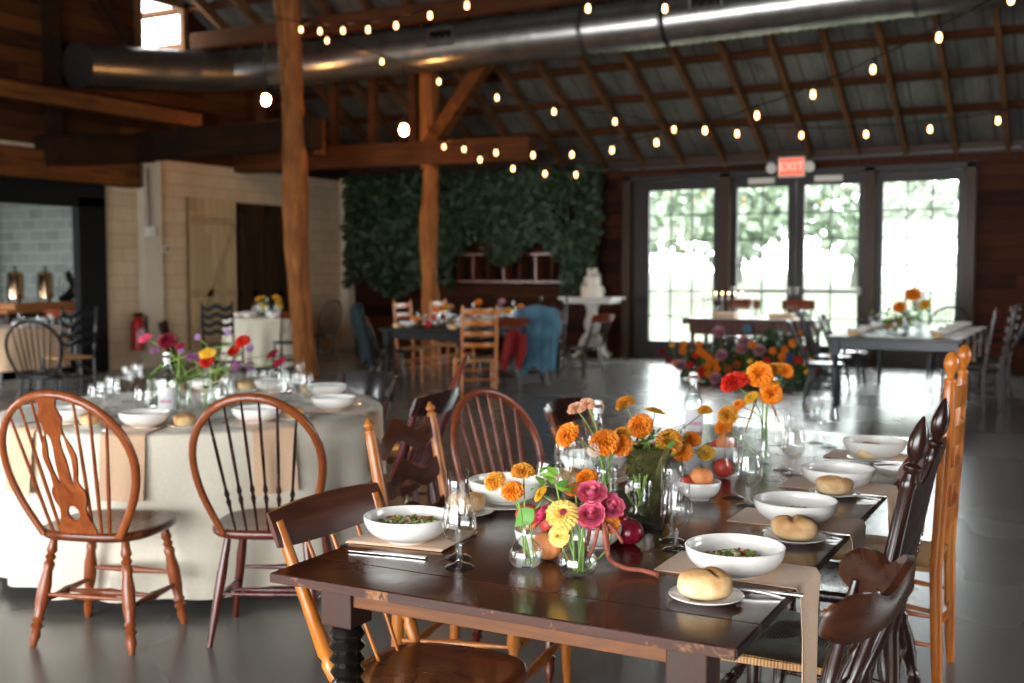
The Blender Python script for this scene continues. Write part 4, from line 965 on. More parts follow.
# folded napkin under the nearest left bowl
c4 = [at(345, 543, TZ), at(441, 552.5, TZ), at(476, 534, TZ), at(392, 526, TZ)]
m = MB()
for k in range(3):
    z0 = TZ+.001+.002*k; m.grid(lambda u, v, s, z0=z0, k=k: c4[0].lerp(c4[1], u).lerp(c4[3].lerp(c4[2], u), v)*1+Vector((.002*k, .002*k, z0-TZ+(.0016 if s else 0))), 6, 6, True)
tag(m.build('linen_napkin', 'linen_tan', None, 30), 'folded tan napkin under the nearest bowl on the left of the long table', 'napkin')
p = at(385, 555, TZ); cut('knife', 'silver table knife lying before the nearest left napkin', (p.x, p.y, TZ+.001), math.radians(8))
p = at(466, 515, TZ); bread('bread roll behind the nearest pair of glasses on the left', (p.x, p.y, TZ+.012), .5, 1, s=.9); put(platep, 'small white plate under the bread behind the nearest left glasses', (p.x, p.y, TZ))
for i in (2, 3):
    x, y = LEFTP[i]; put(platep, 'small white bread plate on the left side of the long table, %s' % wb_[i], (x+.0, y-.2, TZ)); bread('bread roll on the left side of the long table, %s' % wb_[i], (x, y-.2, TZ+.006), 1.0, i)
    napkin('tan napkin on the left edge of the long table, %s' % wb_[i], (TX0-.001, y, 0), PI, .17, .3, .28)
# glasses
GL = [('goblet', 459.5, 567, 'nearest goblet on the left side of the long table'), ('flute', 458, 558, 'nearest champagne flute on the left side of the long table'),
      ('goblet', 676, 550, 'goblet nearest the front on the right half of the long table'), ('flute', 671.5, 541, 'champagne flute just behind the front goblet on the right half'),
      ('goblet', 748, 506, 'goblet left of the second bowl on the right side'), ('flute', 733, 498, 'champagne flute left of the second bowl on the right side'),
      ('goblet', 793, 475, 'goblet left of the third bowl on the right side'), ('flute', 782, 470, 'champagne flute left of the third bowl on the right side'),
      ('goblet', 828, 447, 'goblet at the far right end of the long table'), ('flute', 816, 443, 'champagne flute at the far right end of the long table'),
      ('goblet', 549, 514, 'goblet behind the green leaves beside the second left bowl'), ('flute', 564, 508, 'champagne flute behind the green leaves left of centre'),
      ('goblet', 604, 477, 'goblet behind the orange marigolds in the centre'), ('flute', 576, 500, 'champagne flute beside the swing-top bottle in the centre')]
for k, x, y, lb in GL:
    p = at(x, y, TZ); (goblet if k == 'goblet' else flute)(lb, (p.x, p.y, TZ))
# salads
def salad(label, p, r, n, seed, cols=('salad', 'salad_red', 'salad_white'), z=.02):
    t = thing('salad', label, 'salad', p); q = random.Random(seed)
    for mi, mat in enumerate(cols):
        m = MB()
        for k in range(n if mi == 0 else n//3):
            a, rr = q.uniform(0, 2*PI), r*math.sqrt(q.random()); c = Vector((rr*math.cos(a), rr*math.sin(a), z+q.uniform(0, .012)+.012*(1-rr/r)))
            nn = Vector((q.uniform(-1, 1), q.uniform(-1, 1), q.uniform(.3, 1))).normalized(); u = nn.orthogonal().normalized(); w = nn.cross(u); s = q.uniform(.005, .013)
            m.add([c+u*s, c+(u+w)*s*.6+nn*.003, c+w*s*.8, c+(w-u)*s*.6, c-u*s, c-w*s*.7-nn*.003, c+nn*.004], [(0,1,6), (1,2,6), (2,3,6), (3,4,6), (4,5,6), (5,0,6)])
        m.build(('salad_leaves', 'tomato_pieces', 'cheese_shavings')[mi], mat, t, 0)['kind'] = 'stuff'
salad('mixed green salad in the nearest bowl on the left', (l1.x, l1.y, TZ+.006), .082, 230, 1, z=.032)
salad('green salad in the nearest bowl on the right', (-.70, RIGHTY[0], TZ+.004), .072, 150, 2, z=.024)
salad('green salad in the second bowl on the right', (-.70, RIGHTY[1], TZ+.004), .055, 70, 4)

# ---------------------------------------------------------------- flowers, vases, fruit on the long table
def frame(n):
    n = Vector(n).normalized(); u = n.orthogonal().normalized(); return Matrix((u, n.cross(u), n)).transposed()
def petal(m, ang, rb, zb, rt, zt, w, q, ruf=.25, cup=.25, nu=3):
    """one petal, five columns wide, rippled towards the tip"""
    c, s = math.cos(ang), math.sin(ang); o = len(m.v); L = max(.05, math.hypot(rt-rb, zt-zb)); nr, nz = -(zt-zb)/L, (rt-rb)/L
    for i in range(nu+1):
        t = i/nu; ww = w*(.3+.7*math.sin(min(1, t*1.25)*PI*.5))*(.78 if i == nu else 1)
        for k in (-2, -1, 0, 1, 2):
            u = k/2; lift = cup*w*(u*u)*(1-.3*t)+ruf*w*t*(1 if k % 2 else -1)*.5+q.uniform(-.05, .05)*w
            ext = 1-(.10 if abs(k) == 2 else 0)*t+(-.05 if k == 0 else 0)*(t == 1)
            r = rb+(rt-rb)*t*ext+nr*lift; z = zb+(zt-zb)*t*ext+nz*lift-.12*L*t*t
            m.v.append(Vector((r*c-u*ww*s, r*s+u*ww*c, z)))
    for i in range(nu):
        for k in range(4): a = o+i*5+k; m.f.append((a, a+1, a+6, a+5))
def bloom_mb(kind, seed=0):
    q = random.Random(seed); m = MB()
    J = lambda a: 1+q.uniform(-a, a)
    if kind == 'marigold':
        for k in range(9):
            n = (15, 15, 14, 13, 12, 10, 8, 6, 4)[k]; rt = (1.0, 1.0, .95, .86, .74, .6, .46, .3, .15)[k]; zt = (-.05, .12, .3, .46, .58, .68, .75, .79, .8)[k]
            for i in range(n): petal(m, 2*PI*(i+q.uniform(-.3, .3))/n+k*.4, .1+.35*rt*(k > 0), .02+zt*.55, rt*J(.09), zt*J(.1)+.04, 1.25*rt*PI/n+.05, q, .6, .3)
        m.lathe([(0, -.25), (.16, -.2), (.2, -.05), (.1, .1), (0, .1)], 10)
    elif kind == 'zinnia':
        for k in range(8):
            n = (20, 19, 18, 16, 14, 12, 9, 6)[k]; rt = (1.0, .93, .84, .73, .61, .48, .35, .24)[k]; zt = (.0, .08, .16, .23, .29, .34, .37, .38)[k]
            for i in range(n): petal(m, 2*PI*(i+q.uniform(-.12, .12))/n+k*.2, .1+.3*rt, .02+zt*.7, rt*J(.04), zt*J(.05)+.07, 1.0*rt*PI/n+.01, q, .1, .5)
    elif kind == 'flat':
        for k in range(4):
            n = (13, 13, 11, 8)[k]; rt = (1.0, .86, .66, .4)[k]; zt = (.05, .14, .24, .3)[k]
            for i in range(n): petal(m, 2*PI*(i+q.uniform(-.2, .2))/n+k*.26, .1, .03+.05*k, rt*J(.09), zt*J(.2), 1.15*rt*PI/n+.03, q, .35, .3)
        m.lathe([(0, -.2), (.12, -.16), (.16, -.02), (.1, .08), (0, .08)], 10)
    elif kind == 'rose':
        for k in range(8):
            n = (6, 6, 6, 5, 5, 4, 3, 3)[k]; R = (1.0, .9, .78, .66, .53, .4, .28, .15)[k]; H = (.55, .72, .85, .93, .98, 1.0, 1.02, 1.02)[k]; lean_ = (.38, .26, .16, .1, .05, .02, 0, 0)[k]
            for i in range(n):
                a0 = 2*PI*i/n+k*.8+q.uniform(-.15, .15); sp = 2*PI/n*.68; o = len(m.v); NU, NV = 8, 6; p1_ = q.uniform(0, 6); hh = H*J(.06)
                for iu in range(NU+1):
                    u = iu/NU*2-1
                    for iv in range(NV+1):
                        v = iv/NV; rad = R*(.25+.75*math.sin(v*PI*.55)**.8)+lean_*v**3*R*(1-.5*u*u); z = hh*v*(1-.2*u*u)-.06*lean_*v**4; rad += .06*R*math.sin(u*7+p1_)*v*v
                        m.v.append(Vector((rad*math.cos(a0+u*sp), rad*math.sin(a0+u*sp), z)))
                for iu in range(NU):
                    for iv in range(NV): a = o+iu*(NV+1)+iv; m.f.append((a, a+NV+1, a+NV+2, a+1))
    elif kind == 'ball':
        for k in range(70):
            z = 1-2*(k+.5)/70; r = math.sqrt(1-z*z); a = k*2.4; n = Vector((r*math.cos(a), r*math.sin(a), z)); F = frame(n)
            c = n*.85; u = F @ Vector((1, 0, 0)); w = F @ Vector((0, 1, 0)); m.add([c+u*.2, c+w*.2, c-u*.2, c-w*.2, n*1.1], [(0,1,4), (1,2,4), (2,3,4), (3,0,4)])
    elif kind == 'feather':
        for k in range(240):
            t = k/240; a = k*2.4; r = .42*(1-t)**.6*J(.2); c = Vector((0, 0, t*2.0)); d = Vector((math.cos(a), math.sin(a), .9*J(.3))).normalized(); w = d.cross(Vector((0, 0, 1))).normalized()
            m.add([c-w*.06, c+d*r*.6+w*.05, c+d*r+Vector((0, 0, .14)), c+d*r*.6-w*.05], [(0, 1, 2, 3)])
        m.lathe([(0, 0), (.14, .1), (.1, 1.6), (0, 2.1)], 8)
    elif kind == 'lily':
        for k in range(6): petal(m, 2*PI*k/6, .1, .0, .55, 1.5, .5, q, .1, .5, 5)
    return m
BL = {}
def bloom(kind, mat):
    if (kind, mat) not in BL: BL[(kind, mat)] = bloom_mb(kind, len(BL)).mesh('bloom', mat, 45)
    return BL[(kind, mat)]
LEAFM = {}
def leaf_mb(L=.05, w=.022):
    def fn(u, v): t = u; ww = w*math.sin(PI*min(1, t**.75))**1.15 if 0 < t < 1 else .0004; return ((v-.5)*2*ww, t*L, .25*L*t*t*-1+.06*L*math.sin(t*3)+.15*ww*abs(v-.5)*2)
    return MB().grid(fn, 8, 4)
MOUTHS = []
def flower(kind, mat, head, base, r, label, group=None, up=(0, -.25, 1), leaf=None, stem='stem_green', name=None, centre=None, sr=.0022, bend=.02, cat='flower', under=.0):
    head, base = Vector(head), Vector(base)
    t = thing(name or {'marigold': 'marigold', 'zinnia': 'zinnia', 'flat': 'daisy', 'rose': 'rose', 'ball': 'globe_flower', 'feather': 'celosia', 'lily': 'lisianthus'}[kind], label, cat, base, 0, group)
    h = head-base; n = Vector(up).normalized(); mo = None
    for c_, mz, mr in MOUTHS:
        if (c_-base).xy.length < .035 and abs(c_.z-base.z) < .03 and c_.z+mz < head.z: mo = (c_, mz, mr)
    if mo:
        d_ = (head-mo[0]); d_.z = 0; via = mo[0]+Vector((0, 0, mo[1]))-base+(d_.normalized()*mo[2]*.7 if d_.length > .001 else Vector())
        P = [Vector((0, 0, 0)).lerp(via, k/4) for k in range(4)]; ctl = via+Vector((0, 0, (h.z-via.z)*.45))
        P += [via*(1-t_)**2+ctl*2*t_*(1-t_)+h*t_*t_ for t_ in [k/6 for k in range(7)]]
    else: P = [Vector((0, 0, 0)).lerp(h, k/10)+Vector((bend*math.sin(k/10*PI), bend*.5*math.sin(k/10*PI), 0)) for k in range(11)]
    P[-1] = h-n*r*.0; MB().tube(P, sr, 6).build('stem', stem, t, 60)
    b = link(bloom(kind, mat), 'bloom', t, 0, h-n*r*under, None, r); b.rotation_euler = frame(n).to_euler()
    if centre: 
        c = MB().lathe([(0, -.05), (.18, 0), (.16, .1), (0, .14)], 12).build('flower_centre', centre, b, 60, 0, (0, 0, .38))
    if leaf:
        for k, (tt, ang, L, mm) in enumerate(leaf):
            q = P[int(tt*10)]; lf = leaf_mb(L, L*.32).build('leaf', mm, t, 60, 0, q); lf.rotation_euler = (.5, 0, ang)
    return t
CAMD = (math.sin(YAW)*.75, -math.cos(YAW)*.75, .65)   # roughly towards the viewer and up
def vase(label, p, prof, name='bud_vase', water=None, wt=.0018):
    t = thing(name, label, 'vase', p); MOUTHS.append((Vector(p), prof[-1][1], min(prof[-1][0], .02)))
    inner = [(max(r-wt, .001), z) for r, z in reversed(prof) if z > .006]
    MB().lathe([(0, 0)]+prof+[(prof[-1][0]-wt/2, prof[-1][1]+.0006)]+inner+[(0, inner[-1][1]+.001)], 32).build('glass_body', 'glass_clear', t, 70)
    if water:
        def rad(h):
            for (r0, z0), (r1, z1) in zip(prof, prof[1:]):
                if z0 <= h <= z1: return r0+(r1-r0)*(h-z0)/max(1e-6, z1-z0)
            return prof[-1][0]
        pw = [(max(rad(h)-wt-.0004, .001), h) for h in [.008+(water-.008)*i/8 for i in range(9)]]; rl = pw[-1][0]
        MB().lathe([(0, pw[0][1]+.0012)]+pw+[(rl, water), (0, water)], 32).build('water', 'glass_water', t, 70)
    return t
BUD1 = [(.012, 0), (.026, .002), (.036, .012), (.0395, .026), (.038, .040), (.030, .054), (.018, .066), (.0125, .076), (.011, .09), (.0125, .104), (.0145, .109)]
BUD2 = [(.014, 0), (.024, .002), (.034, .008), (.0435, .022), (.045, .034), (.041, .050), (.030, .068), (.021, .082), (.017, .094), (.0185, .108), (.022, .116)]
TUBEV = [(.02, 0), (.023, .004), (.023, .03), (.016, .05), (.012, .09), (.012, .13), (.014, .15)]
CYL = [(.03, 0), (.034, .004), (.034, .1), (.0345, .12)]
v1 = at(526, 567, TZ); v1z = (v1-C0).dot(FW); vase('small round glass bud vase on the left with three amber marigolds', (v1.x, v1.y, TZ), BUD1, water=.034)
v2 = at(578, 577, TZ); v2z = (v2-C0).dot(FW); vase('front glass bud vase with yellow zinnia and pink roses', (v2.x, v2.y, TZ), BUD2, water=.045)
def base_of(v, dx=0, dy=0, z=.012): return (v.x+dx, v.y+dy, TZ+z)
flower('marigold', 'fl_amber', pt(495.5, 482, v1z), base_of(v1, -.006, .004), .026, 'leftmost amber marigold leaning left from the left bud vase', up=(-.25, -.6, .8), bend=-.012)
flower('marigold', 'fl_orange', pt(513, 492, v1z-.02), base_of(v1, .012, 0), .027, 'low orange marigold between the two others of the left bud vase', up=(.1, -.5, .8), bend=-.01)
flower('marigold', 'fl_amber', pt(523, 473, v1z+.01), base_of(v1, 0, -.004), .028, 'tallest amber marigold of the left bud vase', up=(.0, -.15, 1), bend=-.003)
lf = flower('ball', 'stem_green', pt(541, 503, v1z), base_of(v1, .018, .004), .003, 'broad bright green leaf on a stem over the neck of the left bud vase', name='leafy_stem', cat='leaf', bend=.0)
L_ = leaf_mb(.062, .02).build('leaf', 'leaf_green', lf, 60, 0, pt(534, 509, v1z-.012)-Vector(base_of(v1, .018, .004))); l_ = (-RT*.8-UP*.7).normalized(); n_ = (-FW+UP*.3); n_ = (n_-l_*n_.dot(l_)).normalized(); w_ = l_.cross(n_); L_.rotation_euler = Matrix((w_, l_, n_)).transposed().to_euler()
flower('zinnia', 'fl_yellow', pt(563, 515, v2z-.02), base_of(v2, -.008, 0), .039, 'large pale yellow zinnia with pink centre in the front vase', up=CAMD, centre='fl_centre', bend=-.004)
flower('zinnia', 'fl_yellow', pt(559, 536, v2z-.005), base_of(v2, -.012, .008), .026, 'smaller yellow zinnia hanging under the large one in the front vase', up=(0, -.8, .2), bend=-.004)
flower('zinnia', 'fl_gold', pt(541, 494, v2z+.02), base_of(v2, -.01, .01), .022, 'small golden zinnia at the left of the front vase', up=(-.6, -.5, .6), bend=-.006)
flower('rose', 'fl_hot', pt(592, 493, v2z), base_of(v2, .004, .004), .026, 'upper pink rose of the front vase', up=(.2, -.55, .8), under=.4)
flower('rose', 'fl_hot', pt(591, 515, v2z-.03), base_of(v2, .002, -.006), .025, 'lower pink rose of the front vase', up=(.1, -.8, .6), under=.4)
flower('rose', 'fl_hot', pt(611, 506, v2z), base_of(v2, .01, .004), .024, 'right pink rose of the front vase', up=(.5, -.55, .6), under=.4)
flower('rose', 'fl_pink', pt(544, 514, v2z+.03), base_of(v2, -.012, .01), .021, 'magenta rose between the two front vases', up=(-.7, -.4, .5), under=.4)
flower('flat', 'fl_rust', pt(575, 489, v2z+.04), base_of(v2, 0, .012), .026, 'rust brown flower behind the pink roses', up=(-.1, -.5, .9))
flower('marigold', 'fl_orange', pt(587, 479, v2z+.1), base_of(v2, .004, .012), .026, 'orange marigold just above the upper pink rose', up=(-.1, -.2, 1))
flower('flat', 'fl_orange', pt(611, 524, v2z+.02), base_of(v2, .01, .01), .022, 'orange petals beside the plum behind the front vase', up=(.4, -.6, .3))
fg = thing('foliage_sprig', 'bright green leafy sprig at the back of the front vase', 'foliage', base_of(v2, -.004, .01))
q = random.Random(5)
for k in range(14):
    c = pt(552+q.uniform(-13, 17), 483+q.uniform(-10, 12), v2z+.03+q.uniform(-.02, .03))-fg.location
    l = leaf_mb(.034, .012).build('leaf', 'leaf_bright' if k % 3 else 'leaf_green', fg, 60, 0, c); l.rotation_euler = (q.uniform(-.2, .9), q.uniform(-.5, .5), q.uniform(0, 6.28))
MB().tube([(0, 0, 0), pt(565, 530, v2z)-fg.location, pt(556, 484, v2z+.03)-fg.location], .002, 6).build('stem', 'stem_green', fg)
# hanging amaranth
def amaranth(pix, zs, label, r0, r1, nm='amaranth_tassel', ground=False):
    r0 *= .85; r1 *= .8
    P = [pt(x, y, z) for (x, y), z in zip(pix, zs)]
    if ground:
        P = [p if p.z > TZ+.008 else Vector((p.x, p.y, TZ+.008)) for p in P]
    t = thing(nm, label, 'flower', P[0]); Q = []
    for i in range(len(P)-1):
        p0, p1, p2, p3 = P[max(i-1, 0)], P[i], P[i+1], P[min(i+2, len(P)-1)]
        for k in range(8):
            s = k/8; Q.append(.5*((2*p1)+(p2-p0)*s+(2*p0-5*p1+4*p2-p3)*s*s+(3*p1-p0-3*p2+p3)*s**3))
    Q.append(P[-1]); n = len(Q)
    m = MB().tube([p-P[0] for p in Q], [(r0+(r1-r0)*i/n)*(1+.16*(i % 2)) for i in range(n)], 10); m.build('tassel', 'fl_amaranth', t, 70)
    q = random.Random(n); fz = MB()
    for i in range(n*22):
        k = q.randrange(n); c = Q[k]-P[0]; r_ = r0+(r1-r0)*k/n; d_ = Vector((q.gauss(0, 1), q.gauss(0, 1), q.gauss(0, 1))).normalized(); w = d_.orthogonal().normalized(); s = r_*.35
        fz.add([c+d_*r_*.9-w*s, c+d_*r_*.9+w*s, c+d_*r_*1.45], [(0, 1, 2)])
    fz.build('tassel_fuzz', 'fl_amaranth', t, 0)['kind'] = 'stuff'
za = v2z
amaranth([(604, 522), (606, 545), (611, 560), (625, 568), (640, 570), (652, 573), (657, 578)], [za, za-.01, za+.02, za+.02, za+.015, za, za-.01], 'long drooping pink amaranth tassel trailing over the table right of the front vase', .0062, .0052, ground=True)
amaranth([(598, 528), (594, 545), (589, 556)], [za-.01]*3, 'short amaranth tassel hanging left below the pink roses', .005, .004)
amaranth([(606, 528), (608, 543), (608, 556)], [za-.005]*3, 'short amaranth tassel hanging straight down right of the front vase', .005, .004)
amaranth([(590, 528), (588, 540), (584, 550)], [za+.01]*3, 'short amaranth tassel leftmost beside the neck of the front vase', .005, .004)
amaranth([(608, 524), (616, 532), (622, 542)], [za]*3, 'short curved amaranth tassel over the plums', .005, .004)
# middle group
v3 = at(606, 506, TZ); v3z = (v3-C0).dot(FW); vase('clear glass vase of marigold stems behind the pink roses', (v3.x, v3.y, TZ), CYL, water=.07)
mid = [('marigold', 'fl_orange', 569, 436, 13, 'orange marigold leaning far left in the middle group', (-.5, -.6, .6), -.1),
       ('marigold', 'fl_peach', 577, 410, 9, 'pale peach flower with orange top, left of the bottle neck', (-.2, -.2, 1), .05), ('marigold', 'fl_peach', 587.5, 405, 8, 'second pale peach flower touching the bottle neck', (.1, -.2, 1), .05),
       ('marigold', 'fl_orange', 605, 444, 15, 'large bright orange marigold in the middle of the table', (0, -.6, .8), 0), ('marigold', 'fl_orange', 620, 446, 12, 'orange marigold right behind the large bright one', (.4, -.5, .7), .03),
       ('marigold', 'fl_amber', 623, 434, 8, 'small amber marigold above its two orange neighbours', (.1, -.4, 1), .08), ('ball', 'fl_blush', 595, 450, 7, 'pale pink round bud left under the large marigold', (0, -.4, 1), -.02)]
for k, (kd, mt, x, y, rp, lb, up, dz) in enumerate(mid): flower(kd, mt, pt(x, y, v3z+dz), (v3.x+.012*math.sin(k*2), v3.y+.012*math.cos(k*2), TZ+.012), rp*(v3z+dz)/F_PX*1.05, lb, up=up, bend=.01*math.sin(k))
v4 = at(648, 487, TZ); v4z = (v4-C0).dot(FW)
t = thing('moss_pot', 'moss covered pot of flowers in the middle of the long table', 'vase', (v4.x, v4.y, TZ))
q = random.Random(2); m = MB().lathe([(0, 0), (.05, 0), (.058, .03), (.062, .1), (.058, .128), (.05, .128), (.048, .1), (0, .1)], 40)
m.v = [v+Vector((q.uniform(-1, 1), q.uniform(-1, 1), q.uniform(-1, 1)))*.0035 for v in m.v]; m.build('pot', 'moss', t, 60)
tf = MB()
for k in range(700):
    a_, z_ = q.uniform(0, 2*PI), q.uniform(.0, .13); r_ = .059+.003*math.sin(z_*30); c = Vector((r_*math.cos(a_), r_*math.sin(a_), z_)); d_ = Vector((math.cos(a_), math.sin(a_), q.uniform(-.5, .8))); w = Vector((-math.sin(a_), math.cos(a_), q.uniform(-1, 1))).normalized(); s = q.uniform(.003, .006)
    tf.add([c-w*s, c+w*s, c+d_*s*2.2], [(0, 1, 2)])
tf.build('moss_tufts', 'leaf_moss', t, 0)['kind'] = 'stuff'
back = [('marigold', 'fl_amber', 626, 405, 10, 'mustard marigold standing high, seen from the side', (-.5, 0, 1), .15), ('marigold', 'fl_orange', 641, 427, 13, 'round orange marigold above the moss pot', (-.1, -.7, .7), 0),
        ('flat', 'fl_gold', 655, 411, 10, 'flat mustard flower right above the moss pot', (.2, .05, 1), .1), ('marigold', 'fl_amber', 669, 443, 13, 'amber marigold with green eye right of the moss pot', (.1, -.8, .5), -.02),
        ('marigold', 'fl_orange', 683, 453, 10, 'bright orange marigold behind the front flute on the right', (.1, -.6, .6), .02), ('marigold', 'fl_orange', 692, 440, 9, 'orange marigold peeping over its neighbours near the pink plume', (.3, -.4, .8), .1),
        ('zinnia', 'fl_gold', 706, 453, 9, 'small yellow zinnia behind the big peach', (.2, -.7, .7), .12), ('marigold', 'fl_amber', 705, 411.5, 7, 'small amber marigold just above the pink plume', (.0, -.1, 1), .25)]
for k, (kd, mt, x, y, rp, lb, up, dz) in enumerate(back): flower(kd, mt, pt(x, y, v4z+dz), (v4.x+.02*math.sin(k*2.3), v4.y+.02*math.cos(k*2.3), TZ+.105), rp*(v4z+dz)/F_PX*1.05, lb, up=up, bend=.006*math.sin(k))
for x, y, x2, y2, dz, r, lb in ((703, 408, 698, 440, .2, .022, 'dusty pink celosia plume in the centre of the table'), (672, 425, 680, 437, .1, .014, 'small dusty pink celosia left of the larger plume')):
    b_ = pt(x2, y2, v4z+dz); t = flower('feather', 'fl_dusty', b_, (v4.x+.03, v4.y+.02, TZ+.105), r, lb, up=(.35, -.1, 1) if x > 690 else (-.6, 0, .6), stem='fl_amaranth')
q = random.Random(9); fo = thing('foliage_mass', 'loose green foliage at the rim of the moss pot', 'foliage', (v4.x, v4.y, TZ+.12))
m = MB()
for k in range(60):
    c = Vector((q.uniform(-.07, .1), q.uniform(-.06, .08), q.uniform(-.01, .06))); n = Vector((q.uniform(-1, 1), q.uniform(-1, 1), q.uniform(0, 1))).normalized(); u = n.orthogonal().normalized(); w = n.cross(u); s = q.uniform(.008, .018)
    m.add([c-u*s, c+w*s*.5, c+u*s, c-w*s*.5], [(0,1,2,3)])
m.build('leaves', 'leaf_green', fo, 0)['kind'] = 'stuff'
# front glass with lisianthus, moss branch and tray
v5 = at(640, 518, TZ); v5z = (v5-C0).dot(FW)
m = MB(); c5 = [at(596, 524, TZ), at(662, 531, TZ), at(668, 500, TZ), at(612, 494, TZ)]
m.grid(lambda u, v, s: c5[0].lerp(c5[1], u).lerp(c5[3].lerp(c5[2], u), v)+Vector((0, 0, .001+(.008 if s else 0)+(.006 if s and (u in (0, 1) or v in (0, 1)) else 0))), 10, 6, True)
tag(m.build('serving_tray', 'tray_wood', None, 30), 'dark wooden tray under the glass vase in the centre', 'tray')
vase('clear glass vase with green stems standing on the dark tray', (v5.x, v5.y, TZ+.009), [(.03, 0), (.034, .004), (.03, .03), (.034, .07), (.036, .11)], water=.05)
for k in range(5):
    a = k*1.3; MBs = MB().tube([(v5.x+.012*math.cos(a), v5.y+.012*math.sin(a), TZ+.016), (v5.x-.01*math.cos(a), v5.y-.01*math.sin(a), TZ+.08), (v5.x-.02*math.cos(a), v5.y-.02*math.sin(a), TZ+.12)], .0022, 6)
    tag(MBs.build('cut_stem', 'stem_green'), 'cut green stem standing in the glass vase on the dark tray', 'stem', 'cut stems in the vase on the tray')
flower('lily', 'fl_white', pt(626, 493, v5z), base_of(v5, -.005, .0, .02), .022, 'creamy white half-open bud leaning left from the tray vase', up=(.55, -.2, .9), bend=.0)
pb = [pt(642, 528, v5z-.02), pt(652, 505, v5z), pt(659, 482, v5z+.03), pt(663, 462, v5z+.05), pt(668, 450, v5z+.08)]
for k in (0,): pb[0].z = TZ+.02
m = MB().tube(pb, [.017, .0155, .014, .013, .011], 14); q = random.Random(4); m.v = [v+Vector((q.uniform(-1, 1), q.uniform(-1, 1), q.uniform(-1, 1)))*.003 for v in m.v]
tag(m.build('mossy_branch', 'moss', None, 60), 'slanting mossy branch left of the front pair of glasses', 'branch')
# fruit
def fruit(kind, mat, p, r, label, group=None, stone=True, tilt=0):
    t = thing(kind, label, {'peach': 'peach', 'plum': 'plum', 'apple': 'apple'}[kind], p); 
    def fn(u, v):
        th = 2*PI*u; ph = PI*(v-.5); k = 1-.10*math.exp(-(((th-PI*1.5+PI) % (2*PI)-PI)/.16)**2)*(math.cos(ph)) - .12*math.exp(-((PI/2-ph)/.35)**2)
        return (r*k*math.cos(ph)*math.cos(th), r*k*math.cos(ph)*math.sin(th), r+r*.95*k*math.sin(ph))
    o = MB().grid(fn, 36, 20).build('flesh', mat, t, 80); o.rotation_euler = (tilt, 0, YAW+.3)
    if stone: MB().tube([(0, 0, r*1.75), (.002, 0, r*2.05)], .0022, 6).build('stalk', 'bark_dark', t)
    return t
f1 = at(540, 551, TZ); put(smallbowl, 'small white fruit bowl behind the left bud vase', (f1.x, f1.y, TZ))
for (x, y, r, mt, lb) in ((514, 515, .031, 'peach_red', 'peach at the left in the small bowl behind the left vase'), (529, 519, .028, 'peach_skin', 'peach in the middle of the small bowl behind the left vase'), (550, 524, .026, 'peach_red', 'peach at the right in the small bowl behind the left vase')):
    z = (Vector(f1)-C0).dot(FW)-.0; p = pt(x, y, z); p.z = max(p.z-r, TZ+.025); dx = Vector((p.x-f1.x, p.y-f1.y)); 
    if dx.length > .03: p.x, p.y = f1.x+dx.x/dx.length*.03, f1.y+dx.y/dx.length*.03
    fruit('peach', mt, p, r, lb)
p = at(547, 560, TZ); fruit('peach', 'peach_skin', (p.x, p.y, TZ), .036, 'orange peach lying on the table between the two front vases')
f2 = at(597, 546, TZ); put(smallbowl, 'small white bowl half hidden behind the front vase', (f2.x, f2.y, TZ))
fruit('plum', 'plum_skin', (f2.x, f2.y, TZ+.02), .027, 'dark plum in the half hidden small white bowl', tilt=.3)
p = at(628, 543, TZ); fruit('plum', 'plum_skin', (p.x, p.y, TZ), .034, 'glossy dark red plum on the table right of the front vase', tilt=.4)
p = at(617, 534, TZ); fruit('apple', 'apple_red', (p.x, p.y, TZ), .033, 'red fruit lying behind the glossy plum', tilt=-.3)
f3 = at(699, 499, TZ); put(smallbowl, 'small white bowl of peaches left of the second bread plate', (f3.x, f3.y, TZ), scale=1.05)
for dx, dy, dz, r, mt, lb in ((.008, .0, .032, .034, 'peach_skin', 'large orange peach on top of the small peach bowl'), (-.03, -.015, .018, .027, 'peach_red', 'red orange peach low at the left of the small peach bowl'), (-.025, .03, .024, .026, 'peach_skin', 'peach at the back left of the small peach bowl')):
    fruit('peach', mt, (f3.x+dx, f3.y+dy, TZ+dz), r, lb)
p = at(723, 478, TZ); fruit('peach', 'peach_red', (p.x, p.y, TZ), .034, 'dark red peach on the table right of the peach bowl')
f4 = at(719, 463, TZ); put(smallbowl, 'farther small white bowl of orange peaches below the red zinnia', (f4.x, f4.y+.05, TZ), scale=1.1)
for dx, dy, dz, r, mt, lb in ((.01, .0, .03, .036, 'peach_skin', 'orange peach on top of the farther peach bowl'), (-.025, .02, .02, .028, 'peach_red', 'darker peach in the farther peach bowl')):
    fruit('peach', mt, (f4.x+dx, f4.y+.05+dy, TZ+dz), r, lb)
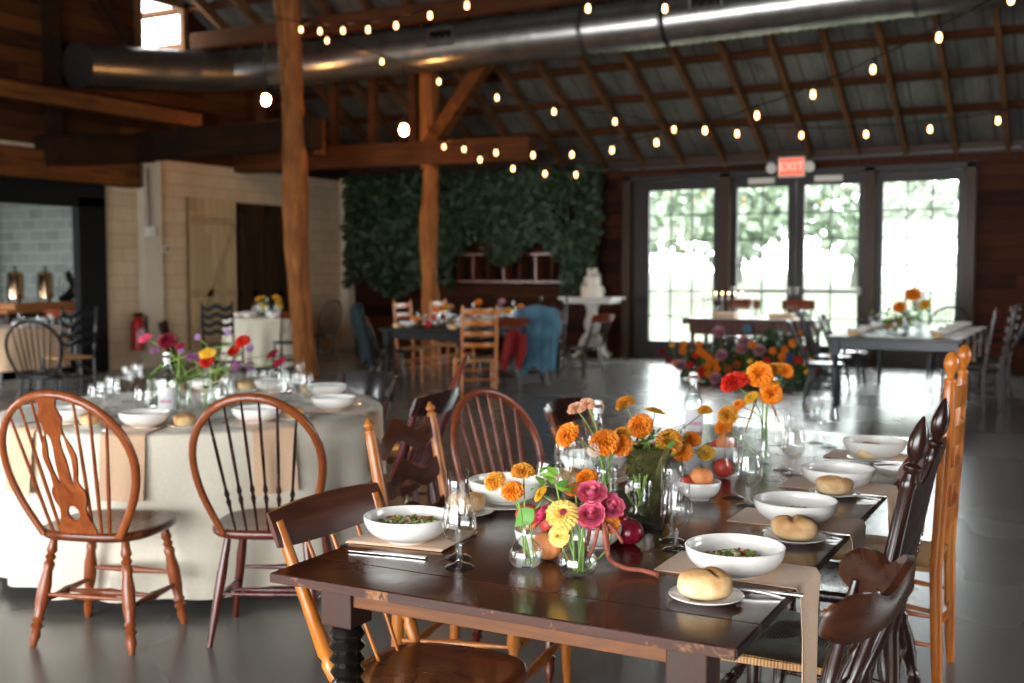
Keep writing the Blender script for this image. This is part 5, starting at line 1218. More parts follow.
# far tall vase with red zinnia
v6 = at(764, 464, TZ); v6z = (v6-C0).dot(FW); vase('tall narrow glass vase at the far end with orange marigolds', (v6.x, v6.y, TZ), TUBEV, water=.08)
far = [('marigold', 'fl_red', 735, 384, 14, 'bright red zinnia, only red bloom on the long table', (-.3, -.3, .9), 0), ('marigold', 'fl_orange', 760, 375, 13, 'largest orange marigold at the far end', (0, -.8, .5), 0),
       ('marigold', 'fl_amber', 775, 370, 8, 'amber marigold right behind the largest far orange one', (.2, -.3, .9), .1), ('marigold', 'fl_orange', 785, 371, 8, 'rightmost orange marigold at the far end', (.6, -.4, .6), .1),
       ('marigold', 'fl_orange', 771, 394, 11, 'orange marigold below the largest far one', (.1, -.5, .3), 0), ('zinnia', 'fl_gold', 751, 398, 9, 'golden zinnia left of the far stems', (-.4, -.5, .7), 0),
       ('marigold', 'fl_orange', 739, 405, 6, 'small orange marigold under the red zinnia', (-.3, -.6, .5), 0), ('marigold', 'fl_amber', 728, 416, 10, 'amber marigold below the small orange one', (-.1, -.7, .5), 0),
       ('marigold', 'fl_orange', 724, 428, 9, 'low orange marigold above the farther peach bowl', (-.1, -.5, .8), 0), ('flat', 'fl_gold', 773, 383, 6, 'small yellow flower between the far marigolds', (.1, -.3, .9), .05)]
for k, (kd, mt, x, y, rp, lb, up, dz) in enumerate(far): flower(kd, mt, pt(x, y, v6z+dz), (v6.x+.006*math.sin(k*2), v6.y+.006*math.cos(k*2), TZ+.012), rp*(v6z+dz)/F_PX*1.05, lb, up=up, bend=.01*math.sin(k))
amaranth([(757, 395), (751, 415), (745, 432)], [v6z]*3, 'thin pink tassel drooping left of the far tall vase', .004, .003)
amaranth([(770, 400), (775, 412), (779, 422)], [v6z]*3, 'thin pink tassel drooping right of the far tall vase', .004, .003)
# swing-top bottles
def bottle(label, p, H=.29, r=.037, body_label=False, cap=True, name='swing_top_bottle'):
    t = thing(name, label, 'bottle', p)
    pr = [(r*.9, 0), (r, .006), (r, H*.5), (r*.85, H*.6), (r*.5, H*.73), (r*.36, H*.82), (r*.34, H*.92), (r*.42, H*.93), (r*.42, H*.95)]
    inner = [(a-.002, z) for a, z in reversed(pr) if z > .008]
    MB().lathe([(0, 0)]+pr+inner+[(0, .009)], 28).build('glass_body', 'glass_clear', t, 70)
    MB().lathe([(0, .011)]+[(a-.003, z) for a, z in pr if .01 < z < H*.66]+[(r*.6, H*.66), (0, H*.66)], 28).build('water', 'glass_water', t, 70)
    if cap:
        MB().lathe([(0, H*.94), (r*.40, H*.945), (r*.44, H*.96), (r*.4, H*.99), (r*.2, H), (0, H)], 20).build('stopper', 'ceramic', t)
        for s in (-1, 1): MB().tube([(s*r*.44, 0, H*.97), (s*r*.62, 0, H*.9), (s*r*.42, 0, H*.84)], .0012, 5).build('wire_bail', 'cap_wire', t)
    MB().lathe([(r*.37, H*.84), (r*.38, H*.845), (r*.38, H*.9), (r*.37, H*.905)], 24).build('neck_label', 'label_paper', t)
    if body_label:
        lb = MB().grid(lambda u, v: ((r+.0006)*math.cos(-2.6+2.4*u+YAW), (r+.0006)*math.sin(-2.6+2.4*u+YAW), H*.1+H*.34*v), 16, 3).build('body_label', 'label_paper', t, 60)
        MB().grid(lambda u, v: ((r+.0014)*math.cos(-2.2+1.3*u+YAW), (r+.0014)*math.sin(-2.2+1.3*u+YAW), H*.2+H*.05*v), 12, 1).build('label_print', 'label_pink', lb, 60)
    return t
p = at(597, 485, TZ); bottle('clear swing-top bottle behind the pale peach flowers', (p.x, p.y, TZ), .275)
p = at(693, 437, TZ); bottle('clear swing-top water bottle standing tall in the centre background of the long table', (p.x, p.y, TZ), .27, .04, True)

# ---------------------------------------------------------------- round table
t = thing('round_table', 'large round banquet table hidden under the cream cloth on the left', 'table', (RC.x, RC.y, 0))
MB().lathe([(0, .72), (RR-.02, .72), (RR-.01, .735), (RR-.02, .752), (0, .752)], 48).build('tabletop', 'board_brown', t)
for k in range(4): MB().tube([(.5*math.cos(k*PI/2), .5*math.sin(k*PI/2), .72), (.55*math.cos(k*PI/2), .55*math.sin(k*PI/2), 0)], .018, 8).build('leg', 'galv_dark', t)
def cloth(name, label, c, R, zt, drop, mat, seed, folds=17, n=240, flare=.07, group=None):
    q = random.Random(seed); ph = [q.uniform(0, 6) for _ in range(4)]
    def R_(a, s): f = s**1.2; return R+flare*s*.4+f*flare*(.5*math.sin(folds*a+ph[0]+1.4*math.sin(3*a+ph[1]))+.3*math.sin((folds-6)*a+ph[2])+.2*math.sin(5*a+ph[3]))
    m = MB(); prof = [(0, 0)]
    def fn(u, v):
        a = 2*PI*u
        if v < .3: k = v/.3; return (R*k*math.cos(a), R*k*math.sin(a), 0)
        if v < .36: k = (v-.3)/.06*PI/2; r = R+.012*math.sin(k); return (r*math.cos(a), r*math.sin(a), -.012*(1-math.cos(k)))
        s = (v-.36)/.64; r = R_(a, s)+.012; return (r*math.cos(a), r*math.sin(a), -.012-(drop-.012)*s)
    m.grid(fn, n, 25); return tag(m.build(name, mat, None, 70, 0, (c.x, c.y, zt)), label, 'tablecloth', group)
cloth('tablecloth', 'cream linen cloth falling in folds to the floor over the large round table', RC, RR, TZ, .70, 'cloth_cream', 1)
dirs = [(75, 'left of the splat chair'), (125, ''), (0, '')]
def radial(px, py):            # angle round the table for a place seen at that pixel
    p = at(px, py, TZ); return math.atan2(p.y-RC.y, p.x-RC.x)
PL = [(145, 428, 'right of the splat chair top on the round table'), (248, 421, 'framed by the turned spindle chair on the round table'), (328, 411, 'right of the turned spindle chair on the round table'), (347, 396, 'at the right rear edge of the round table'), (309, 386, 'behind the right glasses on the round table'), (52, 426, 'seen through the splat chair on the round table'), (215, 383, 'behind the flowers on the round table')]
for px, py, w in PL:
    a = radial(px, py); d = RR-.19; c = RC+Vector((d*math.cos(a), d*math.sin(a), 0))
    put(bowlp, 'white bowl %s' % w, (c.x, c.y, TZ+.006))
    a2 = a-.02; napkin('tan napkin under the bowl %s' % w, (RC.x+(RR+.004)*math.cos(a2), RC.y+(RR+.004)*math.sin(a2), 0), a2, .19, .3, .29, edge=.02, zt=TZ+.003, flare=.1)
    b_ = a+.24 ; q2 = RC+Vector(((d+.02)*math.cos(b_), (d+.02)*math.sin(b_), 0)); put(platep, 'small bread plate beside the bowl %s' % w, (q2.x, q2.y, TZ+.002)); bread('bread roll beside the bowl %s' % w, (q2.x, q2.y, TZ+.008), a, len(w) % 3)
    for kind, da, dd, dz in (('goblet', -.16, .2, 0), ('flute', -.05, .26, 0)):
        g = RC+Vector(((d-dd)*math.cos(a+da), (d-dd)*math.sin(a+da), TZ+.002)); (goblet if kind == 'goblet' else flute)('%s before the bowl %s' % ('stemmed goblet' if kind == 'goblet' else 'champagne flute', w), g)
    kx = RC+Vector(((d+.03)*math.cos(a-.17), (d+.03)*math.sin(a-.17), TZ+.004)); cut('knife', 'knife beside the bowl %s' % w, kx, a)
for px, py, k in ((112, 408, 'goblet'), (128, 402, 'flute'), (105, 412, 'goblet'), (138, 398, 'flute'), (290, 402, 'goblet'), (300, 398, 'flute'), (306, 404, 'goblet')):
    p = at(px, py, TZ+.002); (goblet if k == 'goblet' else flute)('clear stemmed glass in a cluster on the round table', (p.x, p.y, TZ+.002), 'clustered glasses on the round table')
p = at(168, 415, TZ); bottle('tall glass bottle with pale pink-printed label on the round table', (p.x, p.y, TZ+.002), .3, .044, True)
RV = []
for i, (dx, dy) in enumerate(((0, 0), (-.12, .05), (.13, .03), (.05, -.13), (-.08, -.14), (.2, -.1), (-.22, -.05), (.1, .18))):
    prof = [TUBEV, BUD1, CYL][i % 3]; c = RC+Vector((dx+.05, dy-.1, TZ+.002)); RV.append((c, 0)); vase('small clear glass flower vase among others in the middle of the round table', c, prof, water=.06)['group'] = 'little vases on the round table'
rt = [('flat', 'fl_pink', 145, 338, 7, 'lone coral pink bloom high at the left of the round table'), ('marigold', 'fl_crimson', 168, 342, 9, 'dark crimson bloom left of centre above the labelled bottle'), ('flat', 'fl_gold', 207, 353, 8, 'yellow green bloom topping the round table flowers'),
      ('marigold', 'fl_red', 207, 362, 7, 'orange red bloom under the yellow green one'), ('marigold', 'fl_crimson', 218, 376, 7, 'deep red bloom low in the middle of the round table'), ('marigold', 'fl_red', 234, 352, 6, 'red bloom right of centre on the round table'),
      ('marigold', 'fl_red', 243, 342, 7, 'higher red bloom at the right of the round table flowers'), ('ball', 'fl_lilac', 198, 337, 3, 'tiny lilac ball flower at the top of the round table flowers'), ('ball', 'fl_lilac', 250, 348, 3.5, 'tiny lilac ball flower right of the red blooms'),
      ('ball', 'fl_lilac', 181, 350, 3, 'tiny lilac ball flower near the dark crimson bloom'), ('ball', 'fl_lilac', 228, 332, 3, 'highest tiny lilac ball flower'), ('flat', 'fl_crimson', 272, 354, 6.5, 'crimson bloom at the far right of the round table'), ('flat', 'fl_crimson', 279, 362, 7, 'lower of the two far right crimson blooms'),
      ('flat', 'fl_plum', 192, 356, 6, 'mauve bloom left of the orange red one'), ('flat', 'fl_plum', 199, 358, 5, 'small mauve bloom touching the orange red one'), ('flat', 'fl_plum', 155, 350, 5, 'mauve bloom left of the bottle neck'), ('ball', 'fl_plum', 236, 366, 5, 'purple ball bloom low at the right of centre'), ('ball', 'fl_plum', 250, 366, 4.5, 'purple ball bloom at the lower right of the flowers'), ('flat', 'fl_plum', 222, 364, 5, 'mauve bloom right of the orange red one'), ('flat', 'fl_crimson', 180, 346, 5, 'dark bloom next to the crimson one')]
for k, (kd, mt, x, y, rp, lb) in enumerate(rt):
    c = RV[k % 8][0]; z = 5.45+.25*math.sin(k*1.9); h = pt(x, y, z); flower(kd, mt, h, (c.x, c.y, TZ+.02), rp*z/F_PX*1.1, lb, up=(.2*math.sin(k), -.6, .8), leaf=[(.6, k*2.1, .05, 'leaf_green'), (.4, k*1.3+2, .05, 'leaf_green')], bend=.02*math.sin(k))

# ---------------------------------------------------------------- right table by the doors
def simple_table(name, label, loc, L, W, mat, leg, rz=0, h=TZ, az=.09, lr=.04):
    t = thing(name, label, 'table', loc, rz)
    B((0, 0, h-.02), (W, L, .04)).build('tabletop', mat, t, 0, .004)
    for s in (-1, 1): B((0, s*(L/2-.08), h-.04-az/2), (W-.16, .03, az)).build('apron', leg, t, 0); B((s*(W/2-.08), 0, h-.04-az/2), (.03, L-.16, az)).build('apron', leg, t, 0)
    for sx in (-1, 1):
        for sy in (-1, 1):
            x, y = sx*(W/2-.08), sy*(L/2-.08); lg = B((x, y, h-.04-.08), (.09, .09, .16)).build('leg', leg, t, 0, .004)
            MB().lathe([(0, 0), (.02, 0), (.028, .04), (.02, .08), (.032, .14), (.038, .38), (.028, .5), (.042, .52), (.03, .55), (.042, .57), (.032, .6), (.032, h-.2), (0, h-.2)], 14, o=(x, y, 0)).build('turned_post', leg, lg, 60)
    return t
q = random.Random(21)
tr = simple_table('farm_table', 'dark blue-grey farm table set for dinner by the right glazed door', (-1.86, 13.35, 0), 2.9, 1.35, 'dark_table_top', 'navy_wood')
G_ = 'place settings on the table by the right door'
for i in range(4):
    y = 12.25+.72*i
    for s in (-1, 1):
        x = -1.86+s*.42
        put(bowlp, 'white bowl on the dark table by the right glazed door', (x, y, TZ+.005), 0, 'bowls on the table by the right door')
        napkin('tan napkin hanging off the %s side of the dark table by the right door' % ('right' if s > 0 else 'left'), (-1.86+s*.677, y, 0), 0 if s > 0 else PI, .2, .3, .3, 'napkins hanging off the %s side of the table by the right door' % ('right' if s > 0 else 'left'))
        (goblet)('clear stemmed glass on the dark table by the right glazed door', (x-s*.2, y+.08, TZ), 'glasses on the table by the right door'); flute('clear stemmed glass on the dark table by the right glazed door', (x-s*.24, y-.02, TZ), 'glasses on the table by the right door')
        bread('bread roll on the dark table by the right glazed door', (x, y-.24, TZ+.002), y, i % 3, 'bread on the table by the right door')
for dx, dy in ((0, -.6), (.05, .1), (-.05, .6)): bottle('clear bottle on the dark table by the right glazed door', (-1.86+dx, 13.35+dy, TZ), .29)['group'] = 'bottles on the table by the right door'
for k, (px, py, rp, mt, lb) in enumerate(((913, 295, 8, 'fl_orange', 'top orange bloom on the table by the right door'), (900, 308, 7, 'fl_orange', 'middle orange bloom on the table by the right door'), (893, 325, 8, 'fl_orange', 'low orange bloom at the left on the table by the right door'), (905, 322, 6, 'fl_gold', 'yellow bloom in the middle on the table by the right door'), (925, 305, 6, 'fl_gold', 'small yellow bloom at the right on the table by the right door'))):
    vz = 12.6; p = pt(px, py, vz); b_ = Vector((p.x+.02, p.y+.05, TZ+.02)); flower('marigold', mt, p, b_, rp*vz/F_PX, lb, up=(0, -.6, .7), leaf=[(.7, k, .12, 'leaf_green'), (.5, k*2, .12, 'leaf_green')], sr=.004)
for k in range(16): (goblet if k % 2 else flute)('clear stemmed glass in the middle of the table by the right door', (-1.9+q.uniform(-.35, .3), 12.3+.12*k, TZ), 'middle glasses on the table by the right door')
for k in range(3): vase('clear glass flower vase on the table by the right door', (-2.0+.12*k, 12.95+.15*k, TZ), CYL, water=.07)['group'] = 'vases on the table by the right door'
m = MB()
for k in range(160):
    c = Vector((q.gauss(0, .12), q.gauss(0, .18), abs(q.gauss(.1, .07)))); n = Vector((q.uniform(-1, 1), q.uniform(-1, 1), q.uniform(0, 1))).normalized(); u = n.orthogonal().normalized(); w = n.cross(u); s = q.uniform(.02, .04); m.add([c-u*s, c+w*s*.5, c+u*s, c-w*s*.5], [(0,1,2,3)])
o = m.build('greenery', 'leaf_green', None, 0, 0, (-1.95, 13.0, TZ+.03)); tag(o, 'leafy greenery along the middle of the table by the right door', 'greenery', None, 'stuff')
chair('navy_crest', lambda: chair_crest(seat='ebony', crest='ebony', post='ebony', spin='ebony', leg='ebony', top=.92, ch=.09, n=5), 'black crest-rail chair nearest on the left of the table by the right door', (-2.62, 12.2), HEAD(-80))
chair('ebony_bow', K_P, 'black bow-back chair second on the left of the table by the right door', (-2.75, 13.2), HEAD(-92))
chair('navy_crest', None, 'black chair third on the left of the table by the right door', (-2.72, 14.1), HEAD(-90))
chair('plum_ladder', K_R, 'plum dark tall chair nearest on the right of the table by the right door', (-1.12, 12.1), HEAD(74))
chair('plum_ladder', None, 'plum dark tall chair second on the right of the table by the right door', (-1.05, 12.9), HEAD(86))
chair('navy_crest', None, 'dark chair third on the right of the table by the right door', (-1.05, 13.75), HEAD(92))
chair('ebony_bow', None, 'black bow-back chair at the window end of the table by the right door', (-1.7, 15.15), HEAD(180))

# sweetheart table before the doors
a, b_ = at(691, 330, .0), at(811, 330, .0)
p0, p1 = pt(690, 318, 16.2), pt(811, 318, 15.6)
sx = (p0.x+p1.x)/2; sy = (p0.y+p1.y)/2+.3
simple_table('sweetheart_table', 'small brown table with white runner before the double doors', (sx, sy, 0), .8, 1.85, 'mahogany', 'mahogany', az=.2)
m = MB(); m.box((0, 0, .002), (1.95, .86, .006)).box((-.972, 0, -.05), (.006, .86, .1)).box((.972, 0, -.05), (.006, .86, .1)); o = m.build('table_runner', 'table_white', None, 0, 0, (sx, sy, TZ+.002)); tag(o, 'white cloth lying over the small table before the double doors', 'cloth')
for s in (-1, 1): chair('tall_crest', lambda: chair_crest(seat='walnut_dark', crest='cherry_back', post='walnut_dark', spin='walnut_dark', leg='walnut_dark', top=1.02, n=6, ch=.16, W=.5, lean=.2), '%s chair with cherry brown crest behind the small table before the double doors' % ('left' if s < 0 else 'right'), (sx+s*.42, sy+.62), PI)
for x, y, lb, k in ((-.75, -.1, 'clear glass bottle at the left end of the small table before the doors', 'b'), (-.02, -.1, 'clear glass bottle in the middle of the small table before the doors', 'b')): bottle(lb, (sx+x, sy+y, TZ+.008), .27)
for x in (-.62, -.55, .12, .3): goblet('clear goblet on the small table before the double doors', (sx+x, sy-.12, TZ+.008), 'goblets on the small table before the doors')
for s in (-1, 1): tag(B((0, 0, .04), (.34, .26, .07)).build('folded_linen', 'linen_tan', None, 30, .015, (sx+s*.42, sy-.1, TZ+.008)), 'folded pale linen on the %s half of the small table before the doors' % ('left' if s < 0 else 'right'), 'linen')
rose_ = thing('ribbon_rosette', 'pale blue rosette hanging on the front of the small table before the doors', 'rosette', (sx, sy-.36-.02, .62)); MB().lathe([(0, 0), (.06, .0), (.075, .02), (.05, .035), (0, .03)], 16, a=(0, 0, 0), b=(0, -1, 0)).build('rosette', 'denim', rose_)
# candle holder with little flames seen against the glass
cy = ony(735, 291, FAR_Y-.6); t = thing('candelabra', 'low candle holder with a row of small flames behind the small table', 'candelabra', (cy.x, sy+.1, TZ+.008))
MB().lathe([(0, 0), (.08, 0), (.08, .01), (.012, .02), (.012, .26), (0, .26)], 16).build('stand', 'galv_dark', t)
MB().tube([(-.3, 0, .26), (.3, 0, .26)], .01, 8).build('arm', 'galv_dark', t)
for k in range(7):
    x = -.3+.1*k; cd = MB().lathe([(0, .26), (.012, .26), (.012, .33), (0, .33)], 10, o=(x, 0, 0)).build('candle', 'cake_cream', t); MB().lathe([(0, 0), (.009, .012), (.006, .03), (0, .045)], 8, o=(x, 0, .335)).build('flame', 'candle_flame', cd)
# floor flowers
f0, f1_ = at(668, 386, 0), at(820, 384, 0); fc = (f0+f1_)/2; fc.y += .45; fw_ = (f1_-f0).length/2
m = MB(); q = random.Random(11)
for k in range(5200):
    a_, r_ = q.uniform(0, 2*PI), math.sqrt(q.random()); x, y = r_*math.cos(a_)*fw_*1.0, r_*math.sin(a_)*.5; zz = (.52+.12*math.sin(x*5))*math.sqrt(max(0, 1-r_**2.5))*q.uniform(.15, 1.1)+.02
    c = Vector((x, y, zz)); n = Vector((q.uniform(-1, 1), q.uniform(-1, 1), q.uniform(-.2, 1))).normalized(); u = n.orthogonal().normalized(); w = n.cross(u); s = q.uniform(.025, .06); m.add([c-u*s, c+w*s*.45, c+u*s, c-w*s*.45], [(0,1,2,3)])
o = m.build('floor_greenery', 'leaf_dark', None, 0, 0, (fc.x, fc.y, 0)); tag(o, 'mass of dark greenery standing on the floor before the small table', 'greenery', None, 'stuff')
FF = {'fl_orange': [(683, 351), (684, 344), (700, 351), (704, 354), (709, 358), (715, 362), (709, 374), (717, 369), (708, 366), (699, 344), (753, 345), (773, 351), (782, 357), (785, 350), (787, 369), (798, 335), (771, 372), (781, 365), (676, 364), (793, 343), (740, 350), (756, 372)],
      'fl_red': [(696, 355), (690, 365), (701, 370), (767, 361), (798, 360), (702, 374)], 'fl_dusty': [(681, 366), (722, 356), (743, 349), (760, 351), (716, 379), (744, 342), (719, 333)],
      'fl_crimson': [(662, 352), (808, 348), (816, 372), (814, 366), (669, 361)], 'fl_gold': [(793, 345), (806, 364), (812, 358), (745, 374), (672, 345), (750, 361), (807, 372)], 'fl_rust': [(694, 375), (790, 375), (737, 364), (728, 369)], 'fl_blue': [(790, 356), (789, 362)]}
NM = {'fl_orange': 'orange', 'fl_red': 'red', 'fl_dusty': 'dusty pink', 'fl_crimson': 'crimson', 'fl_gold': 'yellow', 'fl_rust': 'rust brown', 'fl_blue': 'dark blue'}
for mt, L in FF.items():
    for i, (px, py) in enumerate(L):
        t_ = (px-744)/78; z = (fc.y-.48*math.sqrt(max(0.02, 1-t_*t_)))/(math.cos(YAW)+(px-512)/F_PX*math.sin(YAW)); h = pt(px, py, z)
        h.z = max(h.z, .06)
        flower('marigold' if mt in ('fl_orange', 'fl_red', 'fl_crimson', 'fl_rust') else 'flat' if mt == 'fl_gold' else 'rose' if mt == 'fl_dusty' else 'ball', mt, h, (h.x, h.y+.12, .01), (.05 if mt != 'fl_dusty' else .06)*(1 if mt != 'fl_gold' else .8), '%s flower in the floor arrangement before the small table' % NM[mt], '%s flowers of the floor arrangement' % NM[mt], up=(0, -.9, .5), sr=.004)

# cake table
cp = at(592, 358, 0); t = thing('pedestal_table', 'white pedestal table with three curved feet carrying the cake', 'table', (cp.x, cp.y, 0))
hh = 1.03; wl = (pt(622, 300, cp.length)-pt(563, 300, cp.length)).length*.98
B((0, 0, hh-.03), (.98, .62, .05)).build('tabletop', 'table_white', t, 30, .01); B((0, 0, hh-.08), (.84, .5, .06)).build('apron', 'table_white', t, 30, .004)
MB().lathe([(0, .2), (.09, .2), (.11, .26), (.075, .34), (.085, .4), (.13, .5), (.14, .6), (.1, .72), (.09, .8), (.12, .88), (.15, .95), (0, .95)], 24).build('column', 'table_white', t)
for k in range(4):
    a_ = k*PI/2+PI/4+.3; P = [Vector((r*math.cos(a_), r*math.sin(a_), z)) for r, z in ((.05, .36), (.14, .38), (.22, .28), (.28, .12), (.37, .04), (.42, .045), (.43, .03))]
    MB().tube(P, [.04, .05, .045, .035, .032, .03, .01], 10).build('foot', 'table_white', t)
t = thing('wedding_cake', 'three-tier cream wedding cake on the white pedestal table', 'cake', (cp.x-.0, cp.y, hh-.004)); z0 = 0
for i, (r, h) in enumerate(((.19, .18), (.14, .16), (.095, .14))):
    MB().lathe([(0, z0), (r, z0), (r, z0+h-.012), (r-.012, z0+h), (0, z0+h)], 32).build('cake_tier', 'cake_cream', t, 40); z0 += h
for i in range(9): a_ = i*2.4; r, zz = ((.19, .1), (.15, .2), (.1, .36))[i % 3]; o = link(bloom('rose', 'fl_white'), 'sugar_flower', t, 0, (r*math.cos(a_), r*math.sin(a_), zz), None, .035); o.rotation_euler = frame((math.cos(a_), math.sin(a_), .3)).to_euler()

# wooden crate shelf and ivy on the far wall
sa, sb = ony(455, 255, FAR_Y-.2), ony(588, 255, FAR_Y-.2)
t = thing('wall_shelf', 'long brown wooden shelf with square compartments under the ivy', 'shelf', ((sa.x+sb.x)/2-.25, FAR_Y-.17, 0)); W_ = sb.x-sa.x+.5
for z in (1.02, 1.27, 1.75, 2.2): B((0, 0, z), (W_, .3, .035)).build('shelf_board', 'cherry_back' if z in (1.27, 1.75) else 'beam_x', t, 0)
for k in range(11): B((-W_/2+W_*k/10, .0, 1.52), (.03, .29, .5)).build('divider', 'cherry_back' if k % 2 else 'beam_x', t, 0)
def ivy(name, label, x0, x1, y, dens, fz, seed, mat='ivy', n=5000):
    q = random.Random(seed); m = MB()
    for k in range(n):
        x = q.uniform(x0, x1); lo, hi = fz(x); z = lo+(hi-lo)*q.random()**.8; yy = y-q.uniform(0, .22)
        if math.sin(x*3.1+z*1.7)+math.sin(x*1.3-z*4.1)+q.uniform(-1, 1) < dens: continue
        c = Vector((x, yy, z)); n_ = Vector((q.uniform(-.7, .7), -1, q.uniform(-.3, .9))).normalized(); u = n_.orthogonal().normalized(); w = n_.cross(u); a_ = q.uniform(0, 6.28); u, w = u*math.cos(a_)+w*math.sin(a_), w*math.cos(a_)-u*math.sin(a_); s = q.uniform(.035, .075)
        m.add([c-u*s, c-u*s*.2+w*s*.7, c+u*s+n_*.01, c-u*s*.2-w*s*.7], [(0,1,2,3)])
    for k in range(26):
        x = q.uniform(x0, x1); lo, hi = fz(x); P = [Vector((x+.1*math.sin(z_*4+k), y-.06-.05*math.sin(z_*3), lo+(hi-lo)*z_)) for z_ in [i/8 for i in range(9)]]; m.tube(P, .008, 4)
    tag(m.build(name, mat, None, 0), label, 'ivy', None, 'stuff')
def fz1(x): return (1.1+.15*math.sin(x*4), 3.2)
def fz2(x): return (1.72+.2*math.sin(x*5)-(.55 if -8.0 < x < -7.4 else 0), 3.2)
ivy('climbing_ivy', 'dark curtain of climbing ivy on the far wall left of the timber post', -12.5, -10.15, FAR_Y-.34, -1.5, fz1, 1, n=6000)
ivy('climbing_ivy', 'green climbing ivy hanging over the shelf right of the timber post', -10.1, -7.3, FAR_Y-.35, -1.1, fz2, 2, n=7500)

# ---------------------------------------------------------------- dark table in the middle distance
tx, ty = -7.12, 12.45
mt_ = simple_table('farm_table', 'long black table set for dinner before the timber post', (tx, ty, 0), 2.8, 1.2, 'matte_black', 'matte_black', h=TZ)
q = random.Random(31)
for i in range(4):
    for s in (-1, 1):
        x = tx+s*.4; y = ty-1.05+.68*i
        put(bowlp, 'white bowl on the long black table before the timber post', (x, y, TZ+.003), 0, 'bowls on the black table'); goblet('clear stemmed glass on the long black table', (x-s*.16, y+.13, TZ), 'glasses on the black table'); flute('clear stemmed glass on the long black table', (x-s*.18, y-.05, TZ), 'glasses on the black table')
        bread('bread roll on the long black table', (x, y-.24, TZ+.002), i, i % 3, 'bread on the black table')
for dx, dy in ((-.05, -.9), (.1, -.3), (.15, .7)): bottle('clear bottle on the long black table before the timber post', (tx+dx, ty+dy, TZ), .29)['group'] = 'bottles on the black table'
for k in range(14):
    mt = ('fl_orange', 'fl_orange', 'fl_red', 'fl_gold', 'fl_peach', 'fl_dusty')[k % 6]; h = Vector((tx+q.uniform(-.25, .25), ty-1.1+.17*k, TZ+q.uniform(.08, .28))); flower('marigold', mt, h, (h.x, h.y, TZ+.01), .05, 'small %s bloom of the row on the long black table' % {'fl_orange': 'orange', 'fl_red': 'red', 'fl_gold': 'yellow', 'fl_peach': 'peach', 'fl_dusty': 'dusty pink'}[mt], '%s blooms on the black table' % {'fl_orange': 'orange', 'fl_red': 'red', 'fl_gold': 'yellow', 'fl_peach': 'peach', 'fl_dusty': 'dusty pink'}[mt], up=(0, -.6, .8))
pp = at(424, 328, TZ); fruit('apple', 'apple_red', (pp.x, pp.y+.1, TZ), .045, 'red apple low on the black table left of centre')
# chairs round the black table
chair('orange_flat', K_O, 'tall orange ladder-back chair nearest at the right corner of the black table', (-6.32, 11.0), HEAD(40))
chair('orange_flat', None, 'orange ladder-back chair under the left side of the black table', (-7.95, 12.3), HEAD(-90))
chair('orange_flat', None, 'orange ladder-back chair under the left rear of the black table', (-7.95, 13.2), HEAD(-90))
chair('cherry_crest', K_Q, 'dark chair with red garment right of the tall orange chair', (-6.42, 11.72), HEAD(62)); rj = Vector((-6.42, 11.72, 0))
jc = Vector((-6.34, 12.42, 0)); chair('cherry_crest', None, 'dark chair wearing the blue jacket right of the black table', jc, HEAD(38))
chair('cherry_crest', None, 'dark chair behind the blue jacket chair near the cake table', (-6.0, 13.3), HEAD(75))
chair('dark_ladder', K_I, 'dark ladder-back chair at the far end of the black table', (-7.1, 14.35), PI)
# jackets
def jacket(label, mat, c, rz, w, L, ztop, seed, d=.2, name='jacket'):
    q = random.Random(seed); t = thing(name, label, 'jacket', (c[0], c[1], 0), rz); m = MB(); p1_, p2_ = q.uniform(0, 6), q.uniform(0, 6)
    def fn(u, v, sd):
        a_ = (u-.5)*w; f = v; hem = L*(1-.12*math.sin(u*7+p1_)**2); wd = 1+.15*v
        y = -d-.03-.012*math.sin(u*22+p1_)*v-.02*math.sin(u*9+p2_)-.05*v
        z = ztop-hem*v+.03*math.sin(u*PI); y -= .42*max(0, min(z, .9)-.45)+.02; return (a_*wd, y+(-.012 if sd else .004), z)
    m.grid(fn, 36, 16, True); m.build('back_panel', mat, t, 70)
    for s in (-1, 1):
        P = [Vector((s*w*.46, -d-.22, ztop-.03)), Vector((s*w*.56, -d-.2, ztop-.2)), Vector((s*w*.52, -d-.12, ztop-.42)), Vector((s*w*.5, -d-.08, ztop-L*.93))]; MB().tube(P, [.05, .055, .045, .04], 12).build('sleeve', mat, t, 70)
    MB().tube([(-w*.3, -d-.17, ztop), (0, -d-.2, ztop+.03), (w*.3, -d-.17, ztop)], .025, 10).build('collar', mat, t, 70); return t
jacket('light blue denim jacket hanging over the chair right of the black table', 'denim', jc, HEAD(38), .46, .84, .99, 3)
tj = Vector((-8.05, 11.75, 0)); chair('cherry_crest', None, 'dark chair under the teal wrap left of the black table', tj, HEAD(-40))
jacket('dark teal wrap hanging over a chair left of the black table', 'teal_cloth', tj, HEAD(-40), .34, .8, 1.0, 5)
jacket('deep red garment hanging low on the chair beside the tall orange one', 'red_cloth', rj, HEAD(62), .2, .3, .72, 8, .16)
